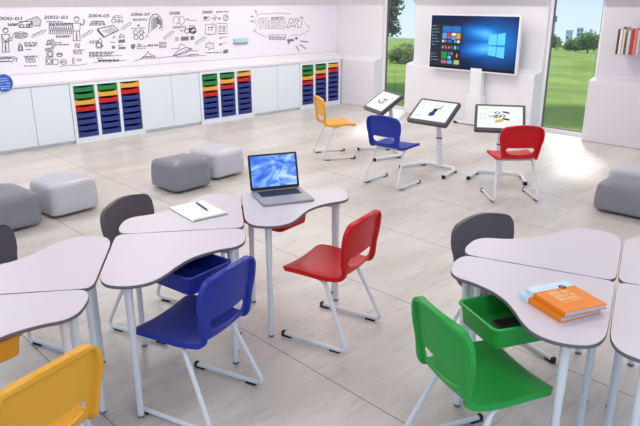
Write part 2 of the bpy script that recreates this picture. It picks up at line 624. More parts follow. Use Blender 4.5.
class Ink:
    def __init__(self):
        self.m = MB()

    def stroke(self, pts, w=0.008, close=False):
        w = w * 1.2 + 0.001
        P = [bl(*p) for p in pts]
        if close:
            P.append(P[0])
        for (a, b) in zip(P[:-1], P[1:]):
            d = Vector((b[0] - a[0], b[1] - a[1]))
            if d.length < 1e-6:
                continue
            n = Vector((-d.y, d.x)).normalized() * w / 2
            e = d.normalized() * w * 0.3
            q = [(a[0] - e.x + n.x, a[1] - e.y + n.y), (b[0] + e.x + n.x, b[1] + e.y + n.y), (b[0] + e.x - n.x, b[1] + e.y - n.y), (a[0] - e.x - n.x, a[1] - e.y - n.y)]
            self.m.add([(0.0115, y, z) for y, z in q], [(0, 1, 2, 3)])
        return self

    def rect(self, x0, y0, x1, y1, w=0.008):
        return self.stroke([(x0, y0), (x1, y0), (x1, y1), (x0, y1)], w, True)

    def fill(self, pts):
        P = [bl(*p) for p in pts]
        self.m.add([(0.0115, y, z) for y, z in P], [tuple(range(len(P)))])
        return self

    def oval(self, cx, cy, rx, ry, w=0.008, a0=0, a1=360, n=18, fill=False):
        pts = [(cx + rx * math.cos(rad(a0 + (a1 - a0) * i / n)), cy + ry * math.sin(rad(a0 + (a1 - a0) * i / n))) for i in range(n + 1)]
        return self.fill(pts[:-1]) if fill else self.stroke(pts, w)

    def scrib(self, x0, x1, y, h=1.1, w=0.006, slope=-0.02):      # a line of unreadably small handwriting
        pts = []
        x = x0
        k = 0
        while x < x1:
            pts.append((x, y + slope * (x - x0) + (h / 2 if k % 2 else -h / 2) * random.uniform(0.5, 1)))
            x += random.uniform(0.28, 0.6)
            k += 1
        i = 0
        while i < len(pts) - 2:
            n = random.randint(4, 9)
            self.stroke(pts[i:i + n], w)
            i += n + 1
        return self

    def cloud(self, pts, w=0.008, bump=1.2):
        n = len(pts)
        for i in range(n - 1):
            a, b = Vector(pts[i]), Vector(pts[i + 1])
            mid = (a + b) / 2
            d = b - a
            o = Vector((d.y, -d.x)).normalized() * bump
            self.stroke([tuple(a * (1 - t) ** 2 + (mid + o * 1.6) * 2 * t * (1 - t) + b * t * t) for t in [j / 6 for j in range(7)]], w)
        return self

    def arrow(self, x0, y0, x1, y1, h=3.0):
        d = Vector((x1 - x0, y1 - y0))
        n = Vector((-d.y, d.x)).normalized() * h / 2
        a, b = Vector((x0, y0)), Vector((x1, y1))
        c = a + d * 0.72
        self.stroke([tuple(a + n * .6), tuple(c + n * .6), tuple(c + n), tuple(b), tuple(c - n), tuple(c - n * .6), tuple(a - n * .6)], 0.005, True)
        return self.scrib(min(x0, x1) + 1, max(x0, x1) - 3, max(y0, y1) - 2, 0.8, 0.004, (y1 - y0) / (x1 - x0))

    def text(self, body, px0, px1, py, hpx, shear=0.25, offset=0.0):
        (ya, z0), (yb, z1) = bl(px0, py), bl(px1, py)
        hz = abs(bl(px0, py - hpx)[1] - z0)
        vs, fs = text_mesh(body, 1.0, 0.0, offset)
        xs = [v[0] for v in vs]
        zs = [v[1] for v in vs]
        sx = (yb - ya) / (max(xs) - min(xs))
        sz = hz / (max(zs) - min(zs))
        self.m.add([(0.0115, ya + (v[0] - min(xs)) * sx + shear * (v[1] - min(zs)) * sz, z0 + (v[1] - min(zs)) * sz + (z1 - z0) * (v[0] - min(xs)) / (max(xs) - min(xs))) for v in vs], fs)
        return self

    def person(self, cx, top, h):
        self.oval(cx, top + h * .1, h * .10, h * .10)
        self.stroke([(cx - h * .1, top + h * .06), (cx, top), (cx + h * .1, top + h * .06)], 0.012)
        self.stroke([(cx - h * .16, top + h * .26), (cx + h * .16, top + h * .26), (cx + h * .13, top + h * .58), (cx - h * .13, top + h * .58)], 0.008, True)
        self.stroke([(cx - h * .12, top + h * .58), (cx - h * .14, top + h * .98), (cx - h * .02, top + h * .98), (cx, top + h * .62), (cx + h * .03, top + h * .98), (cx + h * .15, top + h * .98), (cx + h * .12, top + h * .58)])
        return self

    def build(self, name, material=INK, whole=False):
        if whole:
            return self.m.build(name, material, board)
        # every separate sketch on the board becomes a part of its own
        fs, vs = self.m.f, self.m.v
        bb = [[min(vs[i][1] for i in f) - .021, max(vs[i][1] for i in f) + .021, min(vs[i][2] for i in f) - .017, max(vs[i][2] for i in f) + .017] for f in fs]
        par = list(range(len(fs)))

        def find(i):
            while par[i] != i:
                par[i] = par[par[i]]
                i = par[i]
            return i
        for i in range(len(fs)):
            for j in range(i):
                if bb[i][0] < bb[j][1] and bb[j][0] < bb[i][1] and bb[i][2] < bb[j][3] and bb[j][2] < bb[i][3]:
                    par[find(i)] = find(j)
        grp = {}
        for i in range(len(fs)):
            grp.setdefault(find(i), []).append(i)
        o = None
        for g_ in grp.values():
            m = MB()
            for i in g_:
                m.add([vs[k] for k in fs[i]], [tuple(range(len(fs[i])))])
            o = m.build(name, material, board)
        return o


# 2000-01
i = Ink().text('2000-01', -6, 21.5, 20.2, 3.4, 0.32, 0.018).build('year_lettering', INKD, True)
i['label'] = 'heading 2000-01'
i = Ink()
for k, x in enumerate((31, 33, 35, 37, 39)):
    i.stroke([(x, 19 - (1.5 if 0 < k < 4 else 0)), (x, 25.5)], 0.006)
i.stroke([(20, 23), (31, 19), (37, 16.5), (41, 20), (40, 26), (34, 26)]).rect(19, 21.5, 32, 27.5).oval(22, 26, 1.8, 1.6).oval(28, 25.5, 1.8, 1.6).stroke([(28, 26), (32, 22.5)], 0.012)
i.scrib(8, 18, 24).scrib(8, 18, 25.3)
i.person(5.5, 28, 24.5).stroke([(1, 36), (5, 41), (12, 37), (12, 40), (4, 42)])
i.scrib(14, 27, 33.5).scrib(15, 27, 35.2).scrib(15, 26, 37).oval(20.5, 35.2, 7.5, 3.4, 0.005)
i.arrow(32, 37, 46, 30)
i.stroke([(18, 51), (18.5, 46), (20, 43.5), (22, 46), (23, 50.5), (18, 51)]).oval(20.5, 48, 1.4, 2)
i.scrib(24, 38, 43).scrib(24.5, 37, 45).scrib(25, 36, 46.3, 0.8).scrib(26, 31, 49.5, .8)
i.scrib(0, 15, 57.3).scrib(0, 12, 58.8).stroke([(0, 62), (8, 61), (12, 62), (14, 59), (17, 58), (16, 62)]).scrib(0, 10, 61.5, .8)
i.scrib(24, 38, 56.5).scrib(25, 36, 58, .8).rect(26, 59.5, 35, 62).stroke([(29, 59.5), (29, 62)]).stroke([(32, 59.5), (32, 62)]).scrib(24, 37, 66, .6)
i.build('drawing')
# 2002-03
i = Ink().text('2002-03', 43.5, 67.5, 19.0, 3.4, 0.32, 0.018).build('year_lettering', INKD, True)
i['label'] = 'heading 2002-03'
i = Ink().scrib(46, 63, 21.8, .7)
i.rect(49, 23, 72, 33.8, 0.005)
for k in range(12):
    x = 49.5 + k * 1.9
    i.stroke([(x, 26.5), (x + 1.0, 33.2), (x + 1.9, 26.5)], 0.006)
i.scrib(49.5, 71.5, 24.2).scrib(49.5, 71.5, 25.4)
i.scrib(56, 71, 36).scrib(56, 70, 37.2, .8)
i.person(76.5, 16.8, 24.5).stroke([(80, 24), (83, 25), (84.5, 21), (83, 19.5)], 0.012)
i.arrow(82, 37, 93, 30)
i.stroke([(53.5, 39.8), (48, 40.5), (46.5, 45), (51, 44), (53, 45.5), (51.5, 48), (45, 49)], 0.012).stroke([(54.5, 41.3), (49.5, 42), (48.8, 43.2), (53, 42.8), (55, 45.5), (52.5, 49.5), (45, 50.5)], 0.008)
i.scrib(54.5, 61, 42.8, .8).scrib(54.5, 69, 44.8)
i.rect(47, 51, 53, 57).rect(46, 57, 52, 64.5).oval(50, 54, 2, 2.4).oval(49, 61, 2, 2.4).oval(55.5, 62, 3, 2.8)
i.oval(59.5, 54.8, 2.8, 2).scrib(57.5, 62, 54.5, 1).oval(63.5, 62, 3, 2.4).scrib(61, 66, 62, 1).stroke([(72.5, 64), (72.5, 58.5), (74, 58), (74, 64)]).oval(79, 60, 1.8, 1)
i.scrib(75, 80, 44).scrib(74.5, 81, 45.8).scrib(75, 81, 47.5).scrib(73, 84, 50.2).scrib(73, 82, 52).scrib(74, 82, 53.8, .8)
i.stroke([(60, 66.5), (70, 65), (78, 65.3), (87, 63.8)], 0.006)
i.build('drawing')
# 2004-05
i = Ink().text('2004-05', 88, 109, 17.4, 3.3, 0.32, 0.018).build('year_lettering', INKD, True)
i['label'] = 'heading 2004-05'
i = Ink().scrib(91, 104, 22).scrib(90, 105, 23.6).scrib(89.5, 105, 25).stroke([(89.5, 25.8), (92, 21), (103, 21), (105.5, 25.4)], 0.005)
i.text('CNN', 111.5, 123, 23.2, 4.4, 0.0, 0.02).scrib(112.5, 122, 17.5).stroke([(112, 18), (115, 15.5), (120, 15.5), (123, 18)], 0.005)
i.stroke([(97.5, 29), (113, 25.5), (118.5, 30.5), (104, 37), (97.5, 29)], 0.012).stroke([(97.5, 29), (99, 32), (104, 37.4)], 0.016).stroke([(98, 31), (103.6, 36.5)], 0.014)
for k in range(4):
    i.stroke([(102 + k * 2.4, 30 + k * .9 + 1.5), (112 + k * 1.3, 27.5 + k * .9)], 0.007)
i.arrow(122, 29, 131.5, 22.5)
i.scrib(89.5, 100, 41.2).scrib(89.5, 98, 43).stroke([(98, 42), (100, 37.8), (102, 42)]).rect(96, 42.5, 101.5, 48).oval(98.8, 45.2, 2.2, 2.2).oval(102.2, 45.8, 1, 1.2, fill=True)
i.stroke([(113, 38.5), (114, 36), (114.5, 38)]).scrib(110.5, 116, 42.5).oval(113.5, 47.2, 1.7, 1.7, fill=True).stroke([(119, 38), (120.5, 34), (124, 35.5), (124, 38)]).scrib(119, 124, 37)
i.fill([(118.3, 39.8), (125, 39.4), (125, 42.6), (118.3, 43)]).scrib(118.5, 122, 45.5, 1.4).fill([(118.5, 47.2), (125.5, 46.6), (125.5, 49), (118.5, 49.4)])
i.scrib(89, 115, 52.5).scrib(89, 112, 54).scrib(89, 112, 55.6).scrib(89, 123, 57.0, .6, 0.005, -.05)
i.scrib(98, 119, 60.6, 1.6, .009).scrib(97, 103, 58.6, .8).stroke([(93, 63), (100, 61.8), (112, 62), (126, 60)], 0.006)
i.build('drawing')
# 2006-07
i = Ink().text('2006-07', 130.5, 150, 15.8, 3.0, 0.32, 0.018).build('year_lettering', INKD, True)
i['label'] = 'heading 2006-07'
i = Ink().scrib(133, 147, 19.2).scrib(133, 147, 20.4, .8)
i.oval(138.5, 25.5, 1.2, 1.2, fill=True).stroke([(131, 28.6), (145, 27.8)], .008)
for cx, cy in ((135.5, 32.5), (141.5, 32.0), (136, 37.2), (141.5, 37.2)):
    i.oval(cx, cy, 2.1, 2.3, 0.009)
i.stroke([(139, 31), (145, 33)], .006)
i.stroke([(148.5, 33), (149.5, 19), (153, 14.5), (157, 14.2), (161.5, 19), (162, 24), (159.5, 28)], 0.012).stroke([(151, 31.5), (151.5, 20), (154, 16.2)], 0.008)
for k in range(5):
    i.stroke([(152.6 + 1.1 * k, 30 - k * .8), (153 + 1.1 * k, 19 - k * .6)], 0.010)
for k in range(4):
    i.stroke([(157 + k * 1.1, 17 + k), (158 + k, 24 + k * .3)], 0.012)
i.stroke([(145.5, 38), (147, 34.5), (149, 37.5)], 0.006).stroke([(159, 29), (163, 26), (162, 30)], 0.006)
i.fill([(130.8, 44.6), (135.2, 44), (135, 47.5), (133, 49.6), (130.8, 48)])
i.scrib(137.5, 141, 44.6, 1.6).scrib(137, 148, 46.4).scrib(137, 146, 48.4, .8).scrib(148, 158, 45.4, 2.0, .008)
i.rect(159.3, 42.3, 166, 47.6, .007).scrib(160, 165.5, 43.8, 1.2, .007).scrib(160, 165.5, 46, 1.2, .007)
i.arrow(164, 38.8, 174, 31)
i.stroke([(140, 59.5), (143, 57.5), (146, 54.5), (148, 51.5), (149.5, 54), (155, 56)], 0.008).scrib(143, 155, 57, 1.6, .008).stroke([(134, 61), (142, 59), (155, 58.3), (166, 57), (176, 56)], 0.006)
i.build('drawing')
# 2008
i = Ink().text('2008', 169, 179.5, 14.6, 2.9, 0.28, 0.018).build('year_lettering', INKD, True)
i['label'] = 'heading 2008'
i = Ink().cloud([(174, 24), (173.5, 17.5), (178, 17), (180, 22), (176, 24)], .006, .6).oval(181.5, 20.5, 3, 4, .006).scrib(186, 190, 19, .7).stroke([(186, 20), (196.5, 20.6)], .006)
i.scrib(173, 186, 26.6, .9).scrib(173, 186, 28, .8)
i.rect(189.5, 25.8, 194.5, 29).oval(187, 31, 2.4, 2.2, .010).oval(193, 30.5, 2.8, 3, .014).scrib(180, 185, 30.8).scrib(189, 196, 32, 2, .01).scrib(189, 194, 29, 2, .01)
i.scrib(175, 178.5, 38, 1.4).scrib(175, 178.5, 40, 1.4).fill([(180.8, 36.8), (188.5, 36.3), (188.5, 40.4), (180.8, 40.8)]).fill([(190.3, 36.4), (194, 35.8), (194, 39.6), (190.3, 40.2)])
i.stroke([(173, 56), (178, 50.5), (186, 47.5), (192, 48.6), (187, 52.5), (178, 55), (173, 56)], .01).stroke([(178, 49), (180.5, 43.8), (185.5, 46)]).stroke([(175, 55.4), (190, 48.8)], .01).stroke([(186, 52), (192, 50.5), (197.5, 51)]).stroke([(171, 49), (178, 48.3)], .006)
i.scrib(189, 199, 54.6, 1.2).stroke([(176, 56.5), (188, 55.5), (196, 56)], .006)
i.arrow(195, 44, 206, 37)
i.build('drawing')
# 2009
i = Ink().text('2009', 202, 212.3, 13.6, 2.9, 0.15, 0.018).build('year_lettering', INKD, True)
i['label'] = 'heading 2009'
i = Ink().scrib(216, 229.5, 11.9, 1.2, .008).scrib(204, 209, 18, 2.4, .01).rect(203.8, 16.8, 209.2, 20.2, .006).stroke([(211, 18.4), (213, 18.4)]).stroke([(214.5, 15), (215.5, 20.5), (213, 18), (217.5, 17.2)]).stroke([(219.2, 17), (219.2, 20)], .01).stroke([(217.7, 18.5), (220.7, 18.4)], .01).oval(225.5, 17.8, 2.4, 3, .008).oval(226.2, 18.3, 1.4, 2, .008, 30, 330)
i.rect(205.5, 24.2, 215.3, 34.3, .006).rect(216.8, 23.4, 227, 33.3, .006).stroke([(213, 21), (213, 27), (209, 27.6)], .006)
for a in (208, 211, 219.5, 222.5):
    i.scrib(a, a + 2.4, 27.4, 1.4).scrib(a, a + 2.4, 29.5, 1.4)
i.rect(219, 26, 225, 31.4, .006).scrib(208, 214, 34.8, .7).scrib(219, 225, 34, .7)
i.stroke([(206, 43), (208, 44), (209.5, 41.5), (210.5, 44), (213.8, 43), (212.5, 46), (214, 48.5), (211, 48.3), (209, 50), (208.4, 47.5), (205.2, 47), (207, 45.2), (206, 43)], .007)
i.scrib(219.5, 222, 38, 2, .008).scrib(222, 228, 37, .8).scrib(219, 222.5, 44.4, 2, .008).scrib(222.5, 227.5, 43, .8)
i.scrib(205.5, 222, 52.8, .9, .008).fill([(223.2, 50.2), (227.8, 49.2), (228, 52.8), (223.4, 53.8)])
i.stroke([(176, 57.4), (200, 55.6), (206, 55.2)], .005)
i.build('drawing')
# TUESDAY cloud
i = Ink()
Ink().cloud([(256, 17), (256.5, 14.5), (262, 13.6), (268, 13.6), (275, 12.8), (281, 13), (286, 13.2), (290.5, 14)], .006, -.5).build('cloud_outline', INKL, True)
Ink().cloud([(304, 22.5), (309.5, 26), (309, 31), (305, 34), (300, 35.2), (291, 35.8)], .006, -1.0).build('cloud_outline', INKL, True)
Ink().cloud([(256, 19), (254, 22), (257, 27)], .006, .8).build('cloud_outline', INKL, True)
Ink().cloud([(256, 28), (253, 31), (257.5, 33.6), (262, 35.5), (266, 37.6), (270, 37)], .006, .8).build('cloud_outline', INKL, True)
i = Ink()
BX = {'T': (258.0, 263.2), 'U': (263.6, 268.6), 'E': (269.2, 273.8), 'S': (274.4, 279.2), 'D': (280.0, 286.0)}
for ch, (a, b) in BX.items():
    y0, y1 = 20.8, 28.6
    s = {'T': [(a, y0), (b, y0), (b, y0 + 2), (a + 3.6, y0 + 2), (a + 3.6, y1), (a + 1.6, y1), (a + 1.6, y0 + 2), (a, y0 + 2)],
         'U': [(a, y0), (a + 1.6, y0), (a + 1.8, y1 - 2), (b - 1.8, y1 - 2), (b - 1.6, y0), (b, y0), (b, y1 - 1), (b - 1, y1), (a + 1, y1), (a, y1 - 1)],
         'E': [(a, y0), (b, y0), (b, y0 + 1.8), (a + 1.8, y0 + 1.8), (a + 1.8, y0 + 3), (b - .6, y0 + 3), (b - .6, y0 + 4.6), (a + 1.8, y0 + 4.6), (a + 1.8, y1 - 1.8), (b, y1 - 1.8), (b, y1), (a, y1)],
         'S': [(b, y0 + .4), (b, y0 + 2), (a + 1.8, y0 + 2), (a + 1.8, y0 + 3.2), (b, y0 + 3.8), (b, y1 - 1), (b - 1, y1), (a, y1), (a, y1 - 1.8), (b - 1.8, y1 - 1.8), (b - 1.8, y0 + 5), (a, y0 + 4), (a, y0 + 1), (a + 1, y0)],
         'D': [(a, y0), (b - 2, y0), (b, y0 + 2), (b, y1 - 2), (b - 2, y1), (a, y1)]}[ch]
    i.stroke(s, .006, True)
i.rect(281.8, 22.6, 284.2, 26.8, .006)
i.scrib(259, 268, 18.6, 1.6, .006).scrib(271, 285, 17.8, 1.8, .009).scrib(271, 285, 19.4, 1, .007)
i.build('bubble_lettering', INKL, True)['label'] = 'bubble letters reading TUESDAY'
i = Ink()
i.stroke([(287.2, 27.6), (289.5, 19), (291.8, 18.6), (295.6, 26.4), (293.4, 27), (292.6, 25.4), (290, 25.8), (289.6, 27.6)], .010, True).rect(290.6, 22.5, 291.8, 23.8, .006)
i.stroke([(294.2, 19.6), (296.8, 18.6), (298.4, 21.8), (300, 17.4), (302.8, 17.2), (300.6, 27.4), (297.6, 27.8), (297.6, 24)], .010, True)
i.build('bubble_lettering', INK, True)['label'] = 'darker bubble letters A and Y'
i = Ink().text("LET'S BE THE", 268.5, 286.5, 36.0, 1.7, 0.0, 0.01)
i.scrib(269, 286, 37.2, 1.3, .009, .03).scrib(269, 286, 39.0, 1.3, .009, .03)
i.fill([(286.6, 39.6), (289.6, 39), (293.6, 38.8), (294, 41.2), (290, 41.5), (289.2, 44), (287.6, 44), (287.8, 42)]).oval(296.3, 38.3, 1.5, 1.4, fill=True)
for a, b in (((300.5, 41), (307.5, 42)), ((300, 44.4), (306, 48.8)), ((296, 46), (299.2, 51.2)), ((255.2, 10.6), (256.4, 12.8)), ((251, 16.6), (253, 16.7)), ((251, 21.4), (253, 21))):
    i.stroke([a, b], .016)
i.build('drawing')

# eraser held on the board
er = empty('board_eraser', (XB, 7.05, 1.300), 0, 'pale blue eraser stuck to the long whiteboard right of the 2009 heading', 'eraser')
bevel(MB().box((0.002, -0.155, -0.05), (0.022, 0.155, -0.02)).build('felt_pad', ERASERB, er), 0.004)
bevel(MB().box((0.002, -0.155, -0.02), (0.045, 0.155, 0.055)).build('grip', ERASER, er), 0.012, 3)

# blue round sign on the worktop edge
bd = empty('round_sign', (-9.078, 2.86, 0.955), 0, 'blue round sign with white scribbled lettering on the worktop edge', 'sign')
lp = lambda r, x: [(x, r * math.cos(2 * PI * k / 40), r * math.sin(2 * PI * k / 40)) for k in range(40)]
MB().loops([lp(0.112, 0.0), lp(0.115, 0.008), lp(0.106, 0.02)]).build('disc', BADGE, bd, 40)
m = MB()
for z, a, b in ((0.06, -0.06, 0.06), (0.03, -0.09, 0.08), (-0.005, -0.085, 0.09), (-0.04, -0.08, 0.075), (-0.07, -0.05, 0.05)):
    y = a
    while y < b - 0.02:
        w = random.uniform(0.012, 0.035)
        h = random.uniform(0.004, 0.011)
        m.box((0.0195, y, z - h + random.uniform(-.006, .006)), (0.0215, y + w, z + h))
        y += w + random.uniform(0.004, 0.012)
m.build('lettering', BADGEW, bd)

# ------------------------------------------------------------------ chairs
def build_chair_meshes():
    prof = catmull([(0.262, 0.412), (0.240, 0.444), (0.16, 0.454), (0.02, 0.448), (-0.10, 0.444), (-0.160, 0.460), (-0.184, 0.505), (-0.194, 0.575), (-0.205, 0.68), (-0.217, 0.785), (-0.220, 0.815)], 12)
    ls = [0]
    for a, b in zip(prof[:-1], prof[1:]):
        ls.append(ls[-1] + (b - a).length)
    total = ls[-1]

    def at(s):
        s = max(0, min(total, s))
        for k in range(len(ls) - 1):
            if ls[k + 1] >= s:
                t = (s - ls[k]) / max(1e-9, ls[k + 1] - ls[k])
                return prof[k].lerp(prof[k + 1], t)
        return prof[-1]

    def s_of_z(z):
        for k in range(len(prof) - 1, 0, -1):
            if prof[k - 1].y <= z:
                return ls[k - 1] + (ls[k] - ls[k - 1]) * (z - prof[k - 1].y) / (prof[k].y - prof[k - 1].y)
    sj, sl0, sl1 = s_of_z(0.478), s_of_z(0.522), s_of_z(0.574)
    R = 0.075
    ss = sorted(set([0, 0.003, 0.008, 0.016, 0.024, 0.027, 0.04, 0.06, R, 0.13, 0.19, 0.25, 0.31, 0.36, 0.40, sj - 0.055, sj - 0.035, sj - 0.018, sj,
                     (sj + sl0) / 2, sl0, sl0 * .75 + sl1 * .25, (sl0 + sl1) / 2, sl1 * .75 + sl0 * .25, sl1, sl1 + 0.03, sl1 + 0.07,
                     total - R - .05, total - R, total - 0.06, total - 0.042, total - 0.027, total - 0.024, total - 0.016, total - 0.008, total - 0.003, total]))
    ts = [-1, -0.97, -0.905, -0.885, -0.8, -0.72, -0.66, -0.5, -0.34, -0.17, 0, 0.17, 0.34, 0.5, 0.66, 0.72, 0.8, 0.885, 0.905, 0.97, 1]
    jrow = ss.index(sj)

    def halfw(s):
        key = [(0, 0.205), (0.1, 0.222), (0.30, 0.215), (sj - 0.05, 0.196), (sj, 0.190), (sl1, 0.204), (total - 0.14, 0.224), (total, 0.215)]
        for (a, wa), (b, wb) in zip(key[:-1], key[1:]):
            if s <= b:
                t = (s - a) / (b - a)
                t = t * t * (3 - 2 * t)
                W = wa + (wb - wa) * t
                break
        for d in (s, total - s):
            if d < R:
                W -= R - math.sqrt(max(0, R * R - (R - d) ** 2))
        return W

    def P(s, t, W=None):
        b = (s - sj) / (sl0 - sj) if s < sl0 else (sl1 - s) / (sl1 - sl0)
        b = max(0, min(1, b))
        s2 = s - b * 0.022 * (1 - min(1, abs(t) / 0.72) ** 2)
        p = at(s2)
        back = max(0, min(1, (s - sj + 0.05) / 0.12))
        x = p.x + back * 0.026 * t * t
        crown = max(0, min(1, (s - (total - 0.2)) / 0.2))
        z = p.y + (1 - back) * (0.016 * t * t) - crown * 0.016 * abs(t) ** 2
        return Vector((x, (halfw(s) if W is None else W) * t, z))

    nS, nT = len(ss), len(ts)
    top = [[P(s, t) for t in ts] for s in ss]
    nor = [[None] * nT for _ in ss]
    for a, s in enumerate(ss):
        for b, t in enumerate(ts):
            ds = P(min(total, s + 1e-3), t * .9, .2) - P(max(0, s - 1e-3), t * .9, .2)
            dt = P(s, t * .9 + 1e-2, .2) - P(s, t * .9 - 1e-2, .2)
            n = ds.cross(dt).normalized()
            nor[a][b] = n
    # normal direction: make it point to the sitter (up on the seat, forward on the back)
    sgn = 1 if nor[nS // 3][nT // 2].z > 0 else -1

    def depth(a, b):
        s, t = ss[a], ts[b]
        e = (abs(t) >= 0.9) or s < 0.026 or s > total - 0.026
        return 0.027 if e else 0.007
    bot = [[top[a][b] - nor[a][b] * sgn * depth(a, b) for b in range(nT)] for a in range(nS)]
    r0, r1 = ss.index(sl0), ss.index(sl1)

    def hole(a, b):
        if not (r0 <= a < r1):
            return False
        lim = 0.72 if r0 < a < r1 - 1 else 0.66
        return abs(ts[b]) <= lim + 1e-6 and abs(ts[b + 1]) <= lim + 1e-6

    def part(rows):
        m = MB()
        idx = {}
        act = set()
        for a in rows:
            for b in range(nT - 1):
                if not hole(a, b):
                    act.add((a, b))

        def vid(layer, a, b):
            k = (layer, a, b)
            if k not in idx:
                idx[k] = len(m.v)
                m.v.append(tuple((top if layer == 0 else bot)[a][b]))
            return idx[k]
        for a, b in act:
            q = [(a, b), (a, b + 1), (a + 1, b + 1), (a + 1, b)]
            m.f.append(tuple(vid(0, *p) for p in q))
            m.f.append(tuple(vid(1, *p) for p in reversed(q)))
            for (p, q2, nb) in (((a, b), (a, b + 1), (a - 1, b)), ((a, b + 1), (a + 1, b + 1), (a, b + 1)), ((a + 1, b + 1), (a + 1, b), (a + 1, b)), ((a + 1, b), (a, b), (a, b - 1))):
                if nb not in act:
                    m.f.append((vid(0, *q2), vid(0, *p), vid(1, *p), vid(1, *q2)))
        return m
    return part(range(0, jrow)), part(range(jrow, nS - 1))


SEAT_MB, BACK_MB = build_chair_meshes()


def make_chair(color, loc, heading, label, prev=None):
    root = empty('school_chair', (loc[0], loc[1], 0), heading, label, 'chair', 'plastic shell chairs on steel frames')
    if prev is None:
        a = SEAT_MB.build('seat', CHC[color], root, 50)
        b = BACK_MB.build('backrest', CHC[color], root, 50)
        for s in (-1, 1):
            path = fillet([(0.215, s * 0.232, 0.020), (-0.235, s * 0.236, 0.020), (-0.05, s * 0.185, 0.417), (0.03, s * 0.175, 0.430)], 0.06)
            leg = MB().tube(path, 0.0125).build('leg', STEEL, root, 60)
            for x in (0.196, -0.150):
                c = MB()
                c.box((x - 0.034, s * 0.233 - 0.0135, 0.0), (x + 0.034, s * 0.233 + 0.0135, 0.013))
                if x > 0:
                    c.box((x + 0.014, s * 0.233 - 0.0138, 0.0), (x + 0.036, s * 0.233 + 0.0138, 0.035))
                bevel(c.build('foot_cap', BLACK, leg), 0.004)
        MB().tube([(-0.05, -0.186, 0.416), (-0.05, 0.186, 0.416)], 0.011).build('cross_bar', STEEL, root, 60)
    else:
        for ch in prev.children:
            copy_tree(ch, root)
        for ch in root.children:
            if ch.name.startswith(('seat', 'backrest')):
                me = CHAIR_DATA.get((ch.name.split('.')[0], color))
                if me is None:
                    me = ch.data.copy()
                    me.materials[0] = CHC[color]
                    CHAIR_DATA[(ch.name.split('.')[0], color)] = me
                ch.data = me
    return root


CHAIR_DATA = {}
CHAIRS = [
    ('red', (-2.56, 2.56), -165, 'red plastic chair facing the desk with the open laptop'),
    ('blue', (-2.50, 1.535), -161, 'blue plastic chair in front of the desk with the pulled-out blue tray'),
    ('green', (-1.255, 2.143), 68, 'green plastic chair in front of the open green tray'),
    ('yellow', (-2.235, 0.585), -164, 'yellow plastic chair at the lower left, mostly cut off by the frame'),
    ('grey', (-3.43, 1.83), 20, 'dark grey plastic chair behind the desk with the notepad'),
    ('grey', (-3.45, 0.95), 20, 'dark grey plastic chair at the left edge of the frame behind a desk'),
    ('grey', (-1.67, 3.045), -17, 'dark grey plastic chair behind the right-hand cluster of desks'),
    ('yellow', (-5.94, 5.93), 62, 'yellow plastic chair far back near the storage wall'),
    ('blue', (-4.51, 5.45), 95, 'blue plastic chair far back at the middle touch screen'),
    ('red', (-3.30, 5.96), 139, 'red plastic chair far back at the right touch screen'),
]
first = None
for c_, l_, h_, lab in CHAIRS:
    ch = make_chair(c_, l_, rad(h_), lab, first)
    if first is None:
        first = ch

# ------------------------------------------------------------------ desks
def desk_outline(n=7):
    pts = [(0.055, 0.0), (0.25, 0.0), (0.45, 0.0), (0.655, 0.0), (0.715, 0.020), (0.740, 0.085), (0.739, 0.165), (0.722, 0.242), (0.675, 0.297), (0.590, 0.325), (0.50, 0.372),
           (0.430, 0.435), (0.372, 0.520), (0.325, 0.605), (0.272, 0.672), (0.205, 0.706), (0.125, 0.708), (0.050, 0.675), (0.010, 0.600), (0.0, 0.48), (0.0, 0.25), (0.0, 0.075), (0.014, 0.02)]
    return [(p.x, p.y) for p in catmull([(x, y, 0) for x, y in pts], n, True)]


DO = desk_outline()


def inset(poly, d):
    out = []
    n = len(poly)
    area = sum(poly[i][0] * poly[(i + 1) % n][1] - poly[(i + 1) % n][0] * poly[i][1] for i in range(n))
    s = 1 if area > 0 else -1
    for i in range(n):
        a, b = Vector(poly[i - 1]), Vector(poly[(i + 1) % n])
        t = (b - a).normalized()
        nn = Vector((-t.y, t.x)) * s
        out.append((poly[i][0] + nn.x * d, poly[i][1] + nn.y * d))
    return out


ZT = 0.76


